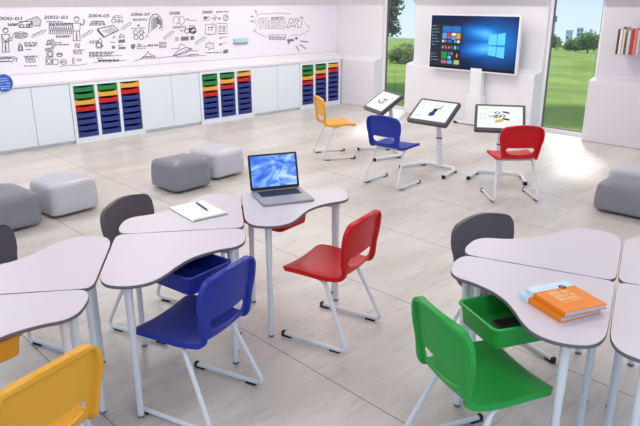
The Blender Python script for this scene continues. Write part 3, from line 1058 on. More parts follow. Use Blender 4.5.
def desk(P0, ang, mirror, tray_color, pull, label, slide=0.0, gap=0.004, ls=1.0, tip_legs=2):
    root = empty('student_desk', (P0[0], P0[1], 0), rad(ang), label, 'desk', 'wavy student desks')
    f = lambda x, y: (x * ls, y * mirror)
    o0 = inset(DO, gap)
    lp = lambda d, z: [(*f(x, y), z) for x, y in inset(DO, gap + d)]
    bevel(MB().loops([lp(0.0015, ZT - 0.017), lp(0.0015, ZT - 0.001), lp(0.0025, ZT)]).build('tabletop', DESK, root, 40), 0.0005)
    m = MB()
    m.loops([lp(0.004, ZT - 0.018), lp(0.0, ZT - 0.017), lp(0.0, ZT - 0.003), lp(0.0008, ZT - 0.002)], False, False)
    m.build('edge_band', EDGE, root, 40)
    for (x, y) in ((0.142, 0.632), (0.060, 0.140), (0.655, 0.080), (0.648, 0.205))[:2 + tip_legs]:
        cx, cy = f(x, y)
        L = MB()
        L.tube([(cx, cy, 0.012), (cx, cy, 0.50)], 0.0165, 16)
        L.tube([(cx, cy, 0.49), (cx, cy, 0.72)], 0.019, 16)
        leg = L.build('leg', STEEL, root, 60)
        MB().tube([(cx, cy, 0.0), (cx, cy, 0.014)], 0.0172, 16).build('foot_cap', GAP, leg, 60)
        B = MB()
        B.tube([(cx, cy, 0.640), (cx, cy, 0.735)], [0.0195, 0.022], 16)
        B.build('bracket', STEEL, leg, 60)
    m = MB()
    for a, b in (((0.648, 0.205), (0.655, 0.080)), ((0.060, 0.140), (0.655, 0.080)), ((0.142, 0.632), (0.060, 0.140)), ((0.648, 0.205), (0.5, 0.15))):
        (ax, ay), (bx, by) = f(*a), f(*b)
        m.tube([(ax, ay, 0.700), (bx, by, 0.700)], 0.013, 10)
    m.build('frame', STEEL, root, 60)
    if tray_color:
        # tray slides out diagonally from under the hollow front edge
        out = Vector((0.695, 0.719))
        side = Vector((0.719, -0.695))
        c = Vector((0.528, 0.532)) - out * pull + side * slide
        W, D = 0.312, 0.40
        T = Matrix.Translation((c.x, c.y, 0)) @ Matrix(((side.x, out.x, 0, 0), (side.y, out.y, 0, 0), (0, 0, 1, 0), (0, 0, 0, 1)))

        def tl(w, d, r, z):
            res = []
            for x, y in rrect(w, d, r, 4, 0, -D / 2):
                v = T @ Vector((x, y, z))
                res.append((v.x, v.y * mirror, v.z))
            return res
        z0, z1 = 0.604, 0.706
        m = MB()
        m.loops([tl(W - .05, D - .05, .03, z0), tl(W - .04, D - .04, .03, z0 + .004), tl(W - .02, D - .02, .03, z1 - .012), tl(W, D, .034, z1 - .010), tl(W, D, .034, z1 - .002), tl(W - .002, D - .002, .033, z1),
                 tl(W - .026, D - .026, .028, z1), tl(W - .028, D - .028, .027, z1 - .004), tl(W - .047, D - .047, .027, z0 + .010), tl(W - .06, D - .06, .022, z0 + .006)])
        t = m.build('tray', CHC[tray_color] if tray_color in CHC else TRAYC[tray_color], root, 40)
        t['label'] = '%s pull-out tray' % tray_color
        r = MB()
        for sx in (-1, 1):
            a = T @ Vector((sx * (W / 2 + 0.012), -D, 0))
            b = T @ Vector((sx * (W / 2 + 0.012), -0.19, 0))
            r.tube([(a.x, a.y * mirror, 0.7), (b.x, b.y * mirror, 0.7)], 0.010, 8)
        r.build('tray_runner', STEEL, root, 60)
    return root


A1 = 55.5
u1 = Vector((math.cos(rad(A1)), math.sin(rad(A1))))
n1 = Vector((u1.y, -u1.x))
T2 = Vector((-3.187, 1.466))
T3 = T2 + u1 * 0.742 * 0.972
T4 = T3 - n1 * 0.706
T1 = T2 + n1 * 0.706
T5 = T1 - u1 * 0.742 * 0.972
desk(T2, A1, -1, 'blue', 0.05, 'pale student desk with pulled-out blue tray in front of the notepad desk', 0.05, ls=0.972)
desk(T3, A1 + 180, -1, None, 0, 'pale student desk carrying the open notepad', ls=0.972, tip_legs=1)
desk(T4, A1, -1, 'red', 0.27, 'pale student desk carrying the open laptop', ls=0.972)
desk(T1, A1 + 180, -1, None, 0, 'pale student desk with rounded end beside the dark grey chair at the left edge', ls=0.972)
desk(T5, A1, -1, 'yellow', 0.21, 'pale student desk at the left frame edge with a yellow tray and a phone', ls=0.972)
A2 = -160.7
RP = Vector((-0.995, 2.862))
desk(RP, A2, 1, 'green', 0.0, 'pale student desk with the orange books and pulled-out green tray')
desk(RP, A2, -1, None, 0, 'pale student desk behind the orange books, beside the dark grey chair', tip_legs=1)
desk(RP, A2 + 180, -1, None, 0, 'pale student desk at the right frame edge, lower of two there')
desk(RP, A2 + 180, 1, None, 0, 'pale student desk at the right frame edge, upper of two there')

# ------------------------------------------------------------------ things on the desks
def rot_frame(p, yaw):
    return Matrix.Translation(p) @ Matrix.Rotation(yaw, 4, 'Z')


# laptop: local +x towards the user, +y to the user's right
lap = empty('laptop', (-3.222, 2.655, ZT + 0.001), rad(-23), 'open silver laptop with blue swirl wallpaper on the desk with the red tray', 'laptop')
LW, LD = 0.345, 0.315
bevel(MB().loops([[(x + LD / 2, y, z) for x, y in rrect(LD - i_, LW - i_, 0.014)] for z, i_ in ((0.0, 0.01), (0.004, 0.0), (0.014, 0.0), (0.016, 0.003))]).build('base', ALU, lap, 40), 0.0005)
kb = MB()
for r in range(6):
    x = 0.040 + r * 0.0205
    if r == 5:
        seq = [(-0.135, -0.105), (-0.10, -0.08), (-0.075, -0.055), (-0.05, 0.06), (0.065, 0.085), (0.09, 0.11), (0.115, 0.135)]
    else:
        seq = [(-0.135 + k * 0.0193, -0.135 + k * 0.0193 + 0.0162) for k in range(14)]
    for a, b in seq:
        kb.box((x, a, 0.016), (x + 0.0168, b, 0.0178))
MB().box((0.036, -0.139, 0.0155), (0.166, 0.139, 0.0164)).build('keyboard', mat('keyboard_bed', (44, 42, 46), 0.5, noise=0.05), lap)
kb.build('keys', KEY, lap)
MB().box((0.182, -0.055, 0.0155), (0.27, 0.055, 0.0164)).build('touchpad', mat('touchpad', (164, 160, 166), 0.35, metal=0.3, noise=0.02), lap)
tilt = rad(14)
lidM = Matrix.Translation((0.006, 0, 0.016)) @ Matrix.Rotation(-tilt, 4, 'Y')
LH = 0.242
m = MB()
m.loops([[lidM @ Vector((xx, y, z + LH / 2)) for y, z in rrect(LW - dd, LH - dd, 0.012)] for xx, dd in ((-0.007, 0.006), (-0.006, 0.0), (0.0, 0.0))])
lid = m.build('lid', BLACK, lap, 40)
scr_mat = screen_mat('laptop_screen', (70, 120, 225), 1.0)
nt = scr_mat.node_tree
b = nt.nodes['Principled BSDF']
tc = nt.nodes.new('ShaderNodeTexCoord')
wv = nt.nodes.new('ShaderNodeTexNoise')
wv.inputs['Scale'].default_value = 1.4
wv.inputs['Distortion'].default_value = 1.6
wv.inputs['Detail'].default_value = 2
mp = nt.nodes.new('ShaderNodeMapping')
mp.inputs['Location'].default_value = (0, 0.35, 0.2)
mp.inputs['Scale'].default_value = (1, 4.5, 7.5)
nt.links.new(tc.outputs['Object'], mp.inputs['Vector'])
nt.links.new(mp.outputs['Vector'], wv.inputs['Vector'])
rp = nt.nodes.new('ShaderNodeValToRGB')
for e, (p_, c_) in zip([rp.color_ramp.elements[0], rp.color_ramp.elements[1], rp.color_ramp.elements.new(0.5), rp.color_ramp.elements.new(0.6)],
                       [(0.3, (46, 92, 206)), (0.85, (222, 240, 255)), (0.48, (84, 136, 232)), (0.62, (160, 200, 250))]):
    e.position, e.color = p_, lin(c_)
nt.links.new(wv.outputs['Fac'], rp.inputs['Fac'])
nt.links.new(rp.outputs['Color'], b.inputs['Emission Color'])
MB().add([lidM @ Vector((0.0008, y, z)) for y, z in ((-LW / 2 + 0.014, 0.020), (LW / 2 - 0.014, 0.020), (LW / 2 - 0.014, LH - 0.012), (-LW / 2 + 0.014, LH - 0.012))], [(0, 1, 2, 3)]).build('screen', scr_mat, lap)
MB().tube([(0.004, -0.13, 0.014), (0.004, 0.13, 0.014)], 0.006, 10).build('hinge', BLACK, lap, 60)

# notepad and pen
pd = empty('notepad', (-3.214, 2.027, ZT + 0.001), rad(-6), 'white spiral notepad lying on a desk left of the laptop', 'notepad')
bevel(MB().box((-0.165, -0.118, 0.0), (0.165, 0.118, 0.008)).build('pages', PAPER, pd), 0.001)
MB().box((-0.167, -0.12, -0.0005), (0.167, 0.12, 0.001)).build('cover', EDGE, pd)
m = MB()
for k in range(22):
    y = -0.108 + k * 0.0103
    m.tube([(0.152, y, 0.007), (0.158, y, 0.011), (0.168, y, 0.009), (0.170, y, 0.002)], 0.0012, 6)
m.build('spiral', BEZEL, pd, 60)
pen = empty('pen', (-3.235, 2.075, ZT + 0.0145), rad(-12), 'black pen lying across the white notepad', 'pen')
MB().tube([(-0.105, 0, 0), (-0.10, 0, 0), (0.06, 0, 0), (0.078, 0, 0)], [0.003, 0.0052, 0.0052, 0.0042], 12).build('barrel', BLACK, pen, 60)
MB().tube([(0.078, 0, 0), (0.092, 0, -0.003)], [0.004, 0.001], 10).build('tip', ALU, pen, 60)
MB().box((-0.10, -0.0015, 0.005), (-0.055, 0.0015, 0.0072)).build('clip', ALU, pen)


# orange books (local +x along the spine-bottom direction, +y to the right edge)
def book(loc, yaw, W, H, T, label):
    root = empty('paperback_book', loc, yaw, label, 'book', 'orange books stacked on the desk')
    MB().box((-W / 2 + 0.003, -H / 2 + 0.003, 0.003), (W / 2 - 0.003, H / 2 - 0.003, T - 0.003)).build('pages', PAGES, root)
    m = MB()
    m.box((-W / 2, -H / 2, T - 0.003), (W / 2, H / 2 - 0.055, T))
    m.box((-W / 2, -H / 2, 0), (W / 2, H / 2, 0.003))
    m.box((-W / 2 - 0.002, -H / 2, 0), (-W / 2 + 0.002, H / 2 - 0.055, T))
    bevel(m.build('cover', ORANGE, root), 0.001)
    m = MB()
    m.box((-W / 2, H / 2 - 0.055, T - 0.003), (W / 2, H / 2, T))
    m.box((-W / 2 - 0.002, H / 2 - 0.055, 0), (-W / 2 + 0.002, H / 2, T))
    bevel(m.build('cover_band', PALEBL, root), 0.001)
    m = MB()
    rng = random.Random(3)
    for k, (y, x0, x1) in enumerate(((0.022, -0.055, 0.045), (-0.006, -0.055, 0.035), (-0.034, -0.055, 0.045))):
        x = x0
        while x < x1:
            w = 0.011
            typ = rng.randint(0, 3)
            hgt = 0.022
            t = 0.0036
            z0, z1 = T, T + 0.0006
            bars = [((x, y), (x + t, y + hgt))]
            if typ in (0, 2):
                bars += [((x, y + hgt - t), (x + w, y + hgt)), ((x, y), (x + w, y + t))]
            if typ in (1, 2):
                bars += [((x + w - t, y), (x + w, y + hgt))]
            if typ in (0, 1, 3):
                bars += [((x, y + hgt / 2 - t / 2), (x + w, y + hgt / 2 + t / 2))]
            for (a, b_) in bars:
                m.box((a[0], a[1], z0), (b_[0], b_[1], z1))
            x += w + 0.004
    m.box((-0.055, 0.050, T), (0.0, 0.0525, T + 0.0006))
    m.box((-0.05, -0.048, T), (0.05, -0.0455, T + 0.0006))
    m.build('cover_print', CREAM, root)
    c = MB()
    c.loops([[(0.045 + 0.017 * math.cos(2 * PI * k / 24), H / 2 - 0.052 + 0.017 * math.sin(2 * PI * k / 24), z) for k in range(24)] for z in (T, T + 0.0012)])
    c.build('round_sticker', BLACK, root)
    c = MB()
    c.box((0.036, H / 2 - 0.056, T + 0.001), (0.054, H / 2 - 0.048, T + 0.0016))
    c.build('sticker_print', ALU, root)
    return root


book((-1.062, 2.432, ZT + 0.0005), rad(69), 0.215, 0.25, 0.026, 'lower orange book with a pale blue band, mostly covered by the one on top')
book((-1.045, 2.442, ZT + 0.0275), rad(67), 0.215, 0.25, 0.022, 'upper orange book with cream lettering and a round black sticker')


def phone(loc, yaw, label):
    root = empty('mobile_phone', loc, yaw, label, 'phone')
    sh = lambda i, z: [(x, y, z) for x, y in rrect(0.14 - i, 0.07 - i, 0.012)]
    MB().loops([sh(.006, 0), sh(0, .003), sh(0, .008), sh(.003, .010)]).build('body', BEZEL, root, 40)
    MB().loops([sh(.010, .0095), sh(.010, .0106)]).build('screen', BLACK, root, 40)
    m = MB()
    m.box((0.048, -0.012, .0104), (0.056, 0.012, .0115))
    m.build('button', ALU, root)
    return root


phone((-1.262, 2.385, 0.6135), rad(63), 'black mobile phone lying in the green desk tray')
phone((-2.562, 0.548, ZT + 0.001), rad(62), 'dark mobile phone on the desk at the left frame edge')

# ------------------------------------------------------------------ poufs
def pouf(loc, yaw, sx, sy, h, m_, label, seed):
    rng = random.Random(seed)
    root = empty('pouf', (loc[0], loc[1], 0), yaw, label, 'pouf', 'soft cube poufs')
    n = 14
    vs, idx, fs = [], {}, []

    def pt(a, b, c):
        p = Vector((a, b, c))
        # rounded box: spherify partly
        q = Vector((max(-.72, min(.72, p.x)), max(-.72, min(.72, p.y)), max(-.70, min(.70, p.z))))
        d = p - q
        if d.length > 1e-6:
            p = q + d.normalized() * min(d.length, 0.28 if c > -0.9 else 0.18)
        bulge = 1 + 0.05 * (1 - p.z ** 2)
        x = p.x * sx / 2 * bulge * (1.0 - 0.05 * (p.z + 1) / 2)
        y = p.y * sy / 2 * bulge * (1.0 - 0.05 * (p.z + 1) / 2)
        z = (p.z + 1) / 2 * h
        z += max(0, p.z) * h * (0.07 * (1 - p.x ** 2) * (1 - p.y ** 2) + 0.05 * math.sin(2.4 * p.x + seed) * math.cos(1.9 * p.y))
        return (x, y, max(0.0, z))

    def vid(a, b, c):
        k = (round(a, 4), round(b, 4), round(c, 4))
        if k not in idx:
            idx[k] = len(vs)
            vs.append(pt(a, b, c))
        return idx[k]
    g = [-1 + 2 * i / n for i in range(n + 1)]
    for ax in range(3):
        for s in (-1, 1):
            for i in range(n):
                for j in range(n):
                    q = []
                    for (a, b) in ((g[i], g[j]), (g[i + 1], g[j]), (g[i + 1], g[j + 1]), (g[i], g[j + 1])):
                        co = [a, b]
                        co.insert(ax, s)
                        q.append(vid(*co))
                    fs.append(tuple(q))
    m = MB()
    m.add(vs, fs)
    o = m.build('cushion', m_, root, 180)
    sd = o.modifiers.new('smooth', 'SUBSURF')
    sd.levels = sd.render_levels = 1
    # piping seam round the top
    return root


pouf((-6.06, 3.63), rad(5), 0.49, 0.50, 0.335, POUFD, 'mid grey cube pouf in front of the paler one, behind the notepad desk', 1)
pouf((-6.24, 4.24), rad(6), 0.50, 0.48, 0.33, POUFL, 'pale silver cube pouf half behind the mid grey one near the middle tray unit', 2)
pouf((-6.06, 1.72), rad(4), 0.52, 0.52, 0.34, POUFD, 'mid grey cube pouf at the left frame edge', 3)
pouf((-6.15, 2.34), rad(6), 0.48, 0.50, 0.335, POUFL, 'pale silver cube pouf just right of the mid grey one at the left edge', 4)
pouf((-2.15, 6.40), rad(4), 0.70, 0.50, 0.31, POUFD, 'grey cube pouf at the right frame edge, nearer of two', 5)
pouf((-2.36, 6.98), rad(4), 0.55, 0.45, 0.32, POUFL, 'pale cube pouf at the right frame edge, behind the nearer one', 6)

# ------------------------------------------------------------------ large screen on its lift column
tv = empty('flat_screen_display', (-6.015, 9.17, 0), 0, 'large wall-sized flat screen showing a blue desktop with a start menu', 'screen')
SW, Z0, Z1 = 1.66, 0.893, 1.765
fr = MB().loops([[(x, yy, z + (Z0 + Z1) / 2) for x, z in rrect(SW + 0.03 - d, Z1 - Z0 + 0.03 - d, 0.012)] for yy, d in ((0.07, 0.02), (0.06, 0.0), (0.0, 0.0), (-0.004, 0.006))])
fr.build('housing', WHITEP, tv, 40)


def scr(name, x0, z0, x1, z1, material, parent, y=-0.006):
    return MB().add([(x0, y, z0), (x1, y, z0), (x1, y, z1), (x0, y, z1)], [(0, 1, 2, 3)]).build(name, material, parent)


def wallpaper():
    m = screen_mat('desktop_wallpaper', (10, 60, 130), 1.0)
    nt = m.node_tree
    N, L = nt.nodes, nt.links
    b = N['Principled BSDF']
    tc = N.new('ShaderNodeTexCoord')
    sep = N.new('ShaderNodeSeparateXYZ')
    L.new(tc.outputs['Object'], sep.inputs[0])

    def mn(op, a, c=None, clamp=False):
        n = N.new('ShaderNodeMath')
        n.operation = op
        n.use_clamp = clamp
        for i_, v in enumerate((a, c)):
            if v is None:
                continue
            if isinstance(v, (int, float)):
                n.inputs[i_].default_value = v
            else:
                L.new(v, n.inputs[i_])
        return n.outputs[0]
    dx = mn('SUBTRACT', sep.outputs['X'], 0.42)
    dz = mn('SUBTRACT', sep.outputs['Z'], 1.37)
    d = mn('SQRT', mn('ADD', mn('POWER', dx, 2), mn('MULTIPLY', mn('POWER', dz, 2), 2.6)))
    glow = mn('SUBTRACT', 1.0, mn('DIVIDE', d, 0.75), True)
    # beam fanning out to the left: bright while |dz| lies inside the widening wedge
    spread = mn('ADD', mn('MULTIPLY', mn('ABSOLUTE', dx), 0.16), 0.20)
    rel = mn('DIVIDE', mn('ABSOLUTE', dz), spread)
    core = mn('SUBTRACT', 1.0, mn('ABSOLUTE', mn('MULTIPLY', mn('SUBTRACT', rel, 0.55), 1.9)), True)
    fade = mn('SUBTRACT', 1.0, mn('DIVIDE', mn('ABSOLUTE', dx), 0.78), True)
    left = mn('DIVIDE', mn('SUBTRACT', 0.06, dx), 0.22, True)
    beam = mn('MULTIPLY', mn('MULTIPLY', core, fade), left)
    tot = mn('ADD', mn('MULTIPLY', glow, 0.62), mn('MULTIPLY', beam, 0.8), True)
    r = N.new('ShaderNodeValToRGB')
    st = [(0.0, (4, 28, 66)), (0.22, (6, 70, 142)), (0.5, (14, 120, 214)), (1.0, (90, 196, 252))]
    els = r.color_ramp.elements
    while len(els) < 4:
        els.new(0.5)
    for e, (p_, c_) in zip(els, st):
        e.position, e.color = p_, lin(c_)
    L.new(tot, r.inputs['Fac'])
    L.new(r.outputs['Color'], b.inputs['Emission Color'])
    return m


hx, xc = SW / 2, 0.0
screen = scr('screen', -hx + .008, Z0 + .008, hx - .008, Z1 - .008, wallpaper(), tv, -0.0055)
HT = Z1 - Z0
sx = lambda u: -hx + u * SW
sz = lambda v: Z1 - v * HT
CY = screen_mat('logo_light', (96, 206, 255), 1.0)
for (a, b, v00, v01, v10, v11) in ((0.690, 0.778, 0.345, 0.505, 0.315, 0.505), (0.786, 0.868, 0.312, 0.505, 0.285, 0.505), (0.690, 0.778, 0.535, 0.69, 0.535, 0.71), (0.786, 0.868, 0.535, 0.712, 0.535, 0.735)):
    MB().add([(sx(a), -0.0066, sz(v01)), (sx(b), -0.0066, sz(v11)), (sx(b), -0.0066, sz(v10)), (sx(a), -0.0066, sz(v00))], [(0, 1, 2, 3)]).build('logo_pane', CY, screen)
scr('start_menu', sx(0.012), sz(0.945), sx(0.375), sz(0.165), screen_mat('start_menu_panel', (34, 38, 48), 1.0), screen, -0.0062)
scr('taskbar', sx(0.008), sz(0.99), sx(0.992), sz(0.948), screen_mat('taskbar_panel', (8, 12, 22), 1.0), screen, -0.0062)
tc_ = {k: screen_mat('tile_' + k, c, 1.0) for k, c in dict(blue=(28, 112, 190), lightblue=(70, 160, 220), red=(206, 50, 50), green=(28, 140, 62), white=(214, 224, 232), orange=(226, 140, 60), black=(22, 22, 26), cyan=(80, 190, 220), pink=(196, 90, 120), olive=(176, 184, 130)).items()}
TILES = [(0, 0, 2, 1.0, 'blue'), (2, 0, 2, 1.0, 'blue'), (0, 1, 1, 1, 'lightblue'), (1, 1, 1, 1, 'red'), (2, 1, 1, .5, 'white'), (3, 1, 1, 1, 'orange'), (1, 1.5, 1, .5, 'blue'), (2, 1.5, 1, .6, 'lightblue'),
         (0, 2.1, .5, .45, 'white'), (.55, 2.1, .5, .45, 'pink'), (1.2, 2.1, 1, .45, 'blue'), (2.6, 2.1, .5, .45, 'lightblue'), (3.2, 2.1, .7, .45, 'white'),
         (0, 3.0, .5, .5, 'lightblue'), (.6, 2.95, .6, .6, 'red'), (1.35, 3.0, .5, .5, 'pink'), (2.0, 3.0, .5, .5, 'green'), (2.65, 2.95, .6, .6, 'cyan'), (3.4, 3.0, .5, .5, 'blue'),
         (0, 3.9, 1.3, 1.2, 'green'), (1.4, 3.9, .6, .55, 'blue'), (2.05, 3.9, .5, .55, 'pink'), (1.4, 4.5, .8, .6, 'cyan'), (2.8, 3.9, 1.2, 1.1, 'black'), (3.2, 4.1, .4, .7, 'orange'),
         (0, 5.2, 1.2, .6, 'pink'), (1.3, 5.2, 1.2, .6, 'lightblue'), (2.8, 5.1, 1.2, .75, 'olive')]
for (c, r, w, h, k) in TILES:
    u0, v0 = 0.150 + c * 0.056, 0.205 + r * 0.122
    scr('tile', sx(u0), sz(v0 + h * 0.122 - .012), sx(u0 + w * 0.056 - .006), sz(v0), tc_[k], screen, -0.0068 if k != 'orange' else -0.0072)
ic = MB()
for k in range(12):
    v = 0.20 + k * 0.058
    for (a, b, hh) in ((0.022, 0.036, 0.022), (0.045, 0.075 + 0.02 * (k % 3), 0.010)):
        y = -0.0068
        if 7 <= k <= 8:
            continue
        ic.add([(sx(a), y, sz(v + hh)), (sx(b), y, sz(v + hh)), (sx(b), y, sz(v)), (sx(a), y, sz(v))], [(0, 1, 2, 3)])
ic.build('menu_entry', screen_mat('menu_print', (112, 150, 180), 1.0), screen)
MB().box((-0.01, -0.035, 0.02), (0.27, 0.105, 0.50)).build('lower_column', WHITEP, tv)
MB().box((0.025, -0.012, 0.50), (0.235, 0.095, 0.94)).build('upper_column', WHITEP, tv)
ft = MB()
ft.box((-0.20, -0.02, 0.012), (0.46, 0.05, 0.04))
bevel(ft.build('base_foot', WHITEP, tv), 0.008)
for s in (-1, 1):
    MB().box((0.13 + s * 0.33 - 0.03, -0.03, 0.0), (0.13 + s * 0.33 + 0.03, 0.05, 0.03)).build('foot_cap', BLACK, tv)

# ------------------------------------------------------------------ touch tables
SCRW = screen_mat('white_canvas', (232, 236, 232), 1.0)
DARKS = screen_mat('dark_drawing', (44, 42, 46), 1.0)
YELS = screen_mat('yellow_drawing', (206, 176, 70), 1.0)
REDS = screen_mat('red_drawing', (150, 50, 44), 1.0)
BLUS = screen_mat('blue_drawing', (60, 80, 140), 1.0)
LGS = screen_mat('pale_drawing', (196, 210, 210), 1.0)


def touch_table(col, tips, backs, sc, yaw, tl, label, kind):
    root = empty('touch_table', (col[0], col[1], 0), yaw - PI / 2 + PI, label, 'touch screen table', 'tilting touch tables under the large screen')
    inv = root.matrix_basis.inverted()
    root.rotation_euler = (0, 0, 0)
    L = lambda p, z=0: Vector((p[0] - col[0], p[1] - col[1], z))
    path = fillet([L(tips[0], .032), L(backs[0], .032), L(backs[1], .032), L(tips[1], .032)], 0.09)
    foot = MB().tube(path, 0.021, 12).build('base', STEEL, root, 60)
    for p, q in ((tips[0], backs[0]), (tips[1], backs[1])):
        d = (L(q) - L(p)).normalized()
        M = Matrix.Translation(L(p)) @ Matrix.Rotation(math.atan2(d.y, d.x), 4, 'Z')
        bevel(MB().box((-0.006, -0.023, 0), (0.022, 0.023, 0.045), M).build('foot_cap', BLACK, foot), 0.008)
        M = Matrix.Translation(L(q) - d * 0.06) @ Matrix.Rotation(math.atan2(d.y, d.x), 4, 'Z')
        bevel(MB().box((-0.03, -0.022, 0), (0.03, 0.022, 0.012), M).build('foot_cap', BLACK, foot), 0.004)
    fd = Vector((math.cos(yaw), math.sin(yaw), 0))
    rgt = (-fd).cross(Vector((0, 0, 1)))
    up_ = -fd * math.cos(tl) + Vector((0, 0, 1)) * math.sin(tl)
    nn = rgt.cross(up_)
    c = L(sc, sc[2])
    S = Matrix((( rgt.x, up_.x, nn.x, c.x), (rgt.y, up_.y, nn.y, c.y), (rgt.z, up_.z, nn.z, c.z), (0, 0, 0, 1)))
    top = c - nn * 0.05
    M = Matrix.Rotation(yaw, 4, 'Z')
    foot_c = (L(backs[0]) + L(backs[1])) / 2
    foot_c = foot_c.lerp(Vector((0, 0, 0)), 0.7)
    base_p = Vector((foot_c.x, foot_c.y, 0.02))
    tip_p = Vector((top.x * .55 + base_p.x * .45, top.y * .55 + base_p.y * .45, top.z - 0.0))
    mid = base_p.lerp(tip_p, 0.55)
    MB().tube([base_p, mid], 0.040, 14, True, 0.62).build('lower_column', STEEL, root, 60)
    MB().tube([mid, tip_p], 0.033, 14, True, 0.62).build('upper_column', STEEL, root, 60)
    MB().tube([mid - Vector((0, 0, .008)), mid + Vector((0, 0, .008))], 0.042, 14, True, 0.62).build('collar', BEZEL, root, 60)
    W, Hh = 0.57, 0.385
    MB().tube([tip_p - Vector((0, 0, .02)), top], 0.035, 12).build('tilt_bracket', BEZEL, root, 60)
    shp = lambda d, z: [S @ Vector((x, y, z)) for x, y in rrect(W - d, Hh - d, 0.02)]
    MB().loops([shp(0.05, -0.06), shp(0.004, -0.048), shp(0.0, -0.043), shp(0.0, -0.003), shp(0.004, 0.0)]).build('housing', BEZEL, root, 40)
    q = lambda pts, z: [S @ Vector((x * (W / 2 - .031), y * (Hh / 2 - .034) + .007, z)) for x, y in pts]
    sc_o = MB().add(q([(-1, -1), (1, -1), (1, 1), (-1, 1)], 0.0008), [(0, 1, 2, 3)]).build('screen', SCRW, root)

    def blob(name, polys, material):
        m = MB()
        for p in polys:
            m.add(q(p, 0.0016), [tuple(range(len(p)))])
        m.build(name, material, sc_o)
    rc = lambda x, y, w, h, s=0.0: [(x + s * 0, y), (x + w, y + s), (x + w, y + h + s), (x, y + h)]
    el = lambda x, y, w, h: [(x + w * math.cos(k * PI / 7), y + h * math.sin(k * PI / 7)) for k in range(14)]
    ring = lambda x, y, w, h: [[(x + w * math.cos(a), y + h * math.sin(a)), (x + w * math.cos(b2), y + h * math.sin(b2)), (x + w * .6 * math.cos(b2), y + h * .6 * math.sin(b2)), (x + w * .6 * math.cos(a), y + h * .6 * math.sin(a))] for a, b2 in [(k * PI / 7, (k + 1) * PI / 7) for k in range(14)]]
    if kind == 3:
        blob('drawing', [rc(.12, .42, .3, .14, -.1), rc(.12, -.2, .3, .16, -.12), rc(-.28, .02, .2, .10, .08)] + ring(-.12, .38, .12, .12) + ring(-.08, .02, .12, .10) + ring(.12, .12, .13, .12) + [rc(-.52, .03, .3, .05), rc(-.3, -.1, .25, .05)], DARKS)
        blob('drawing', [rc(-.2, -.55, .32, .26, .12), rc(-.1, -.42, .26, .16, .1)], YELS)
        blob('toolbar', [rc(-.85, -.2, .03, .5), rc(-.68, -.2, .03, .5), rc(-.85, -.2, .2, .04), rc(-.85, .28, .2, .04), rc(.75, -.5, .1, .06), rc(.75, -.2, .12, .06), rc(-.8, .7, .3, .06)], LGS)
    elif kind == 2:
        blob('drawing', [rc(-.02, .05, .22, .22, -.06), el(.06, -.05, .10, .35), rc(-.12, -.5, .3, .2, .1), rc(.12, .2, .22, .1, .1)], DARKS)
        blob('drawing', [el(.02, -.3, .16, .24), rc(-.12, -.55, .26, .14, .06)], BLUS)
        blob('toolbar', [rc(-.8, .4, .2, .06), rc(-.75, .15, .15, .06), rc(-.8, -.65, .35, .1), rc(.25, .4, .15, .3), rc(.4, .1, .2, .05), rc(-.1, .55, .2, .08)], LGS)
    else:
        blob('drawing', [rc(-.14, .18, .3, .09), rc(.08, -.1, .08, .32), rc(-.1, -.32, .3, .10), rc(-.35, -.22, .1, .3), rc(-.35, -.2, .25, .09)], DARKS)
        blob('drawing', ring(.26, .04, .16, .28), REDS)
        blob('toolbar', [rc(-.7, -.6, .25, .07), rc(.5, .5, .15, .2), rc(.55, -.2, .2, .06)], LGS)
    return root


touch_table((-5.49, 6.676), ((-5.93, 6.40), (-5.35, 6.09)), ((-5.62, 6.77), (-5.24, 6.53)), (-5.60, 6.50, 0.712), rad(-114), rad(35.5), 'tilted touch table with a small red and black drawing, left of the three', 1)
touch_table((-4.57, 6.45), ((-4.87, 6.04), (-4.21, 6.03)), ((-4.76, 6.45), (-4.31, 6.44)), (-4.604, 6.294, 0.720), rad(-87.5), rad(37.5), 'tilted touch table with a blue-black drawing, middle of the three', 2)
touch_table((-3.865, 6.66), ((-3.985, 6.21), (-3.40, 6.475)), ((-4.08, 6.56), (-3.64, 6.80)), (-3.85, 6.563, 0.708), rad(-56), rad(41.6), 'tilted touch table with black and yellow sketches, right of the three behind the red chair', 3)

# ------------------------------------------------------------------ books on the right wall
sh = MB().box((-3.71, 9.27, 1.276), (-2.6, YB + 0.001, 1.288)).build('wall_shelf', WALL_DIM)
tag(sh, 'thin shelf in the same shade-darkened white on the right wall carrying the row of books', 'shelf')
BOOKS = [(-3.800, .024, .335, (84, 40, 44), 'dark maroon book, leftmost on the wall shelf'), (-3.772, .042, .335, (224, 214, 204), 'thick cream book beside the dark maroon one on the wall shelf'),
         (-3.728, .034, .365, (214, 204, 194), 'tall cream book with a dark top, tallest on the wall shelf'), (-3.692, .022, .28, (120, 84, 82), 'small brown book between the cream and the pale green book'),
         (-3.668, .048, .32, (190, 196, 188), 'pale green book left of the bright red one on the wall shelf'), (-3.616, .034, .345, (196, 46, 52), 'bright red book on the wall shelf'),
         (-3.580, .042, .35, (220, 120, 112), 'salmon pink book right of the bright red one'), (-3.535, .036, .33, (206, 190, 180), 'beige book at the right frame edge on the wall shelf')]
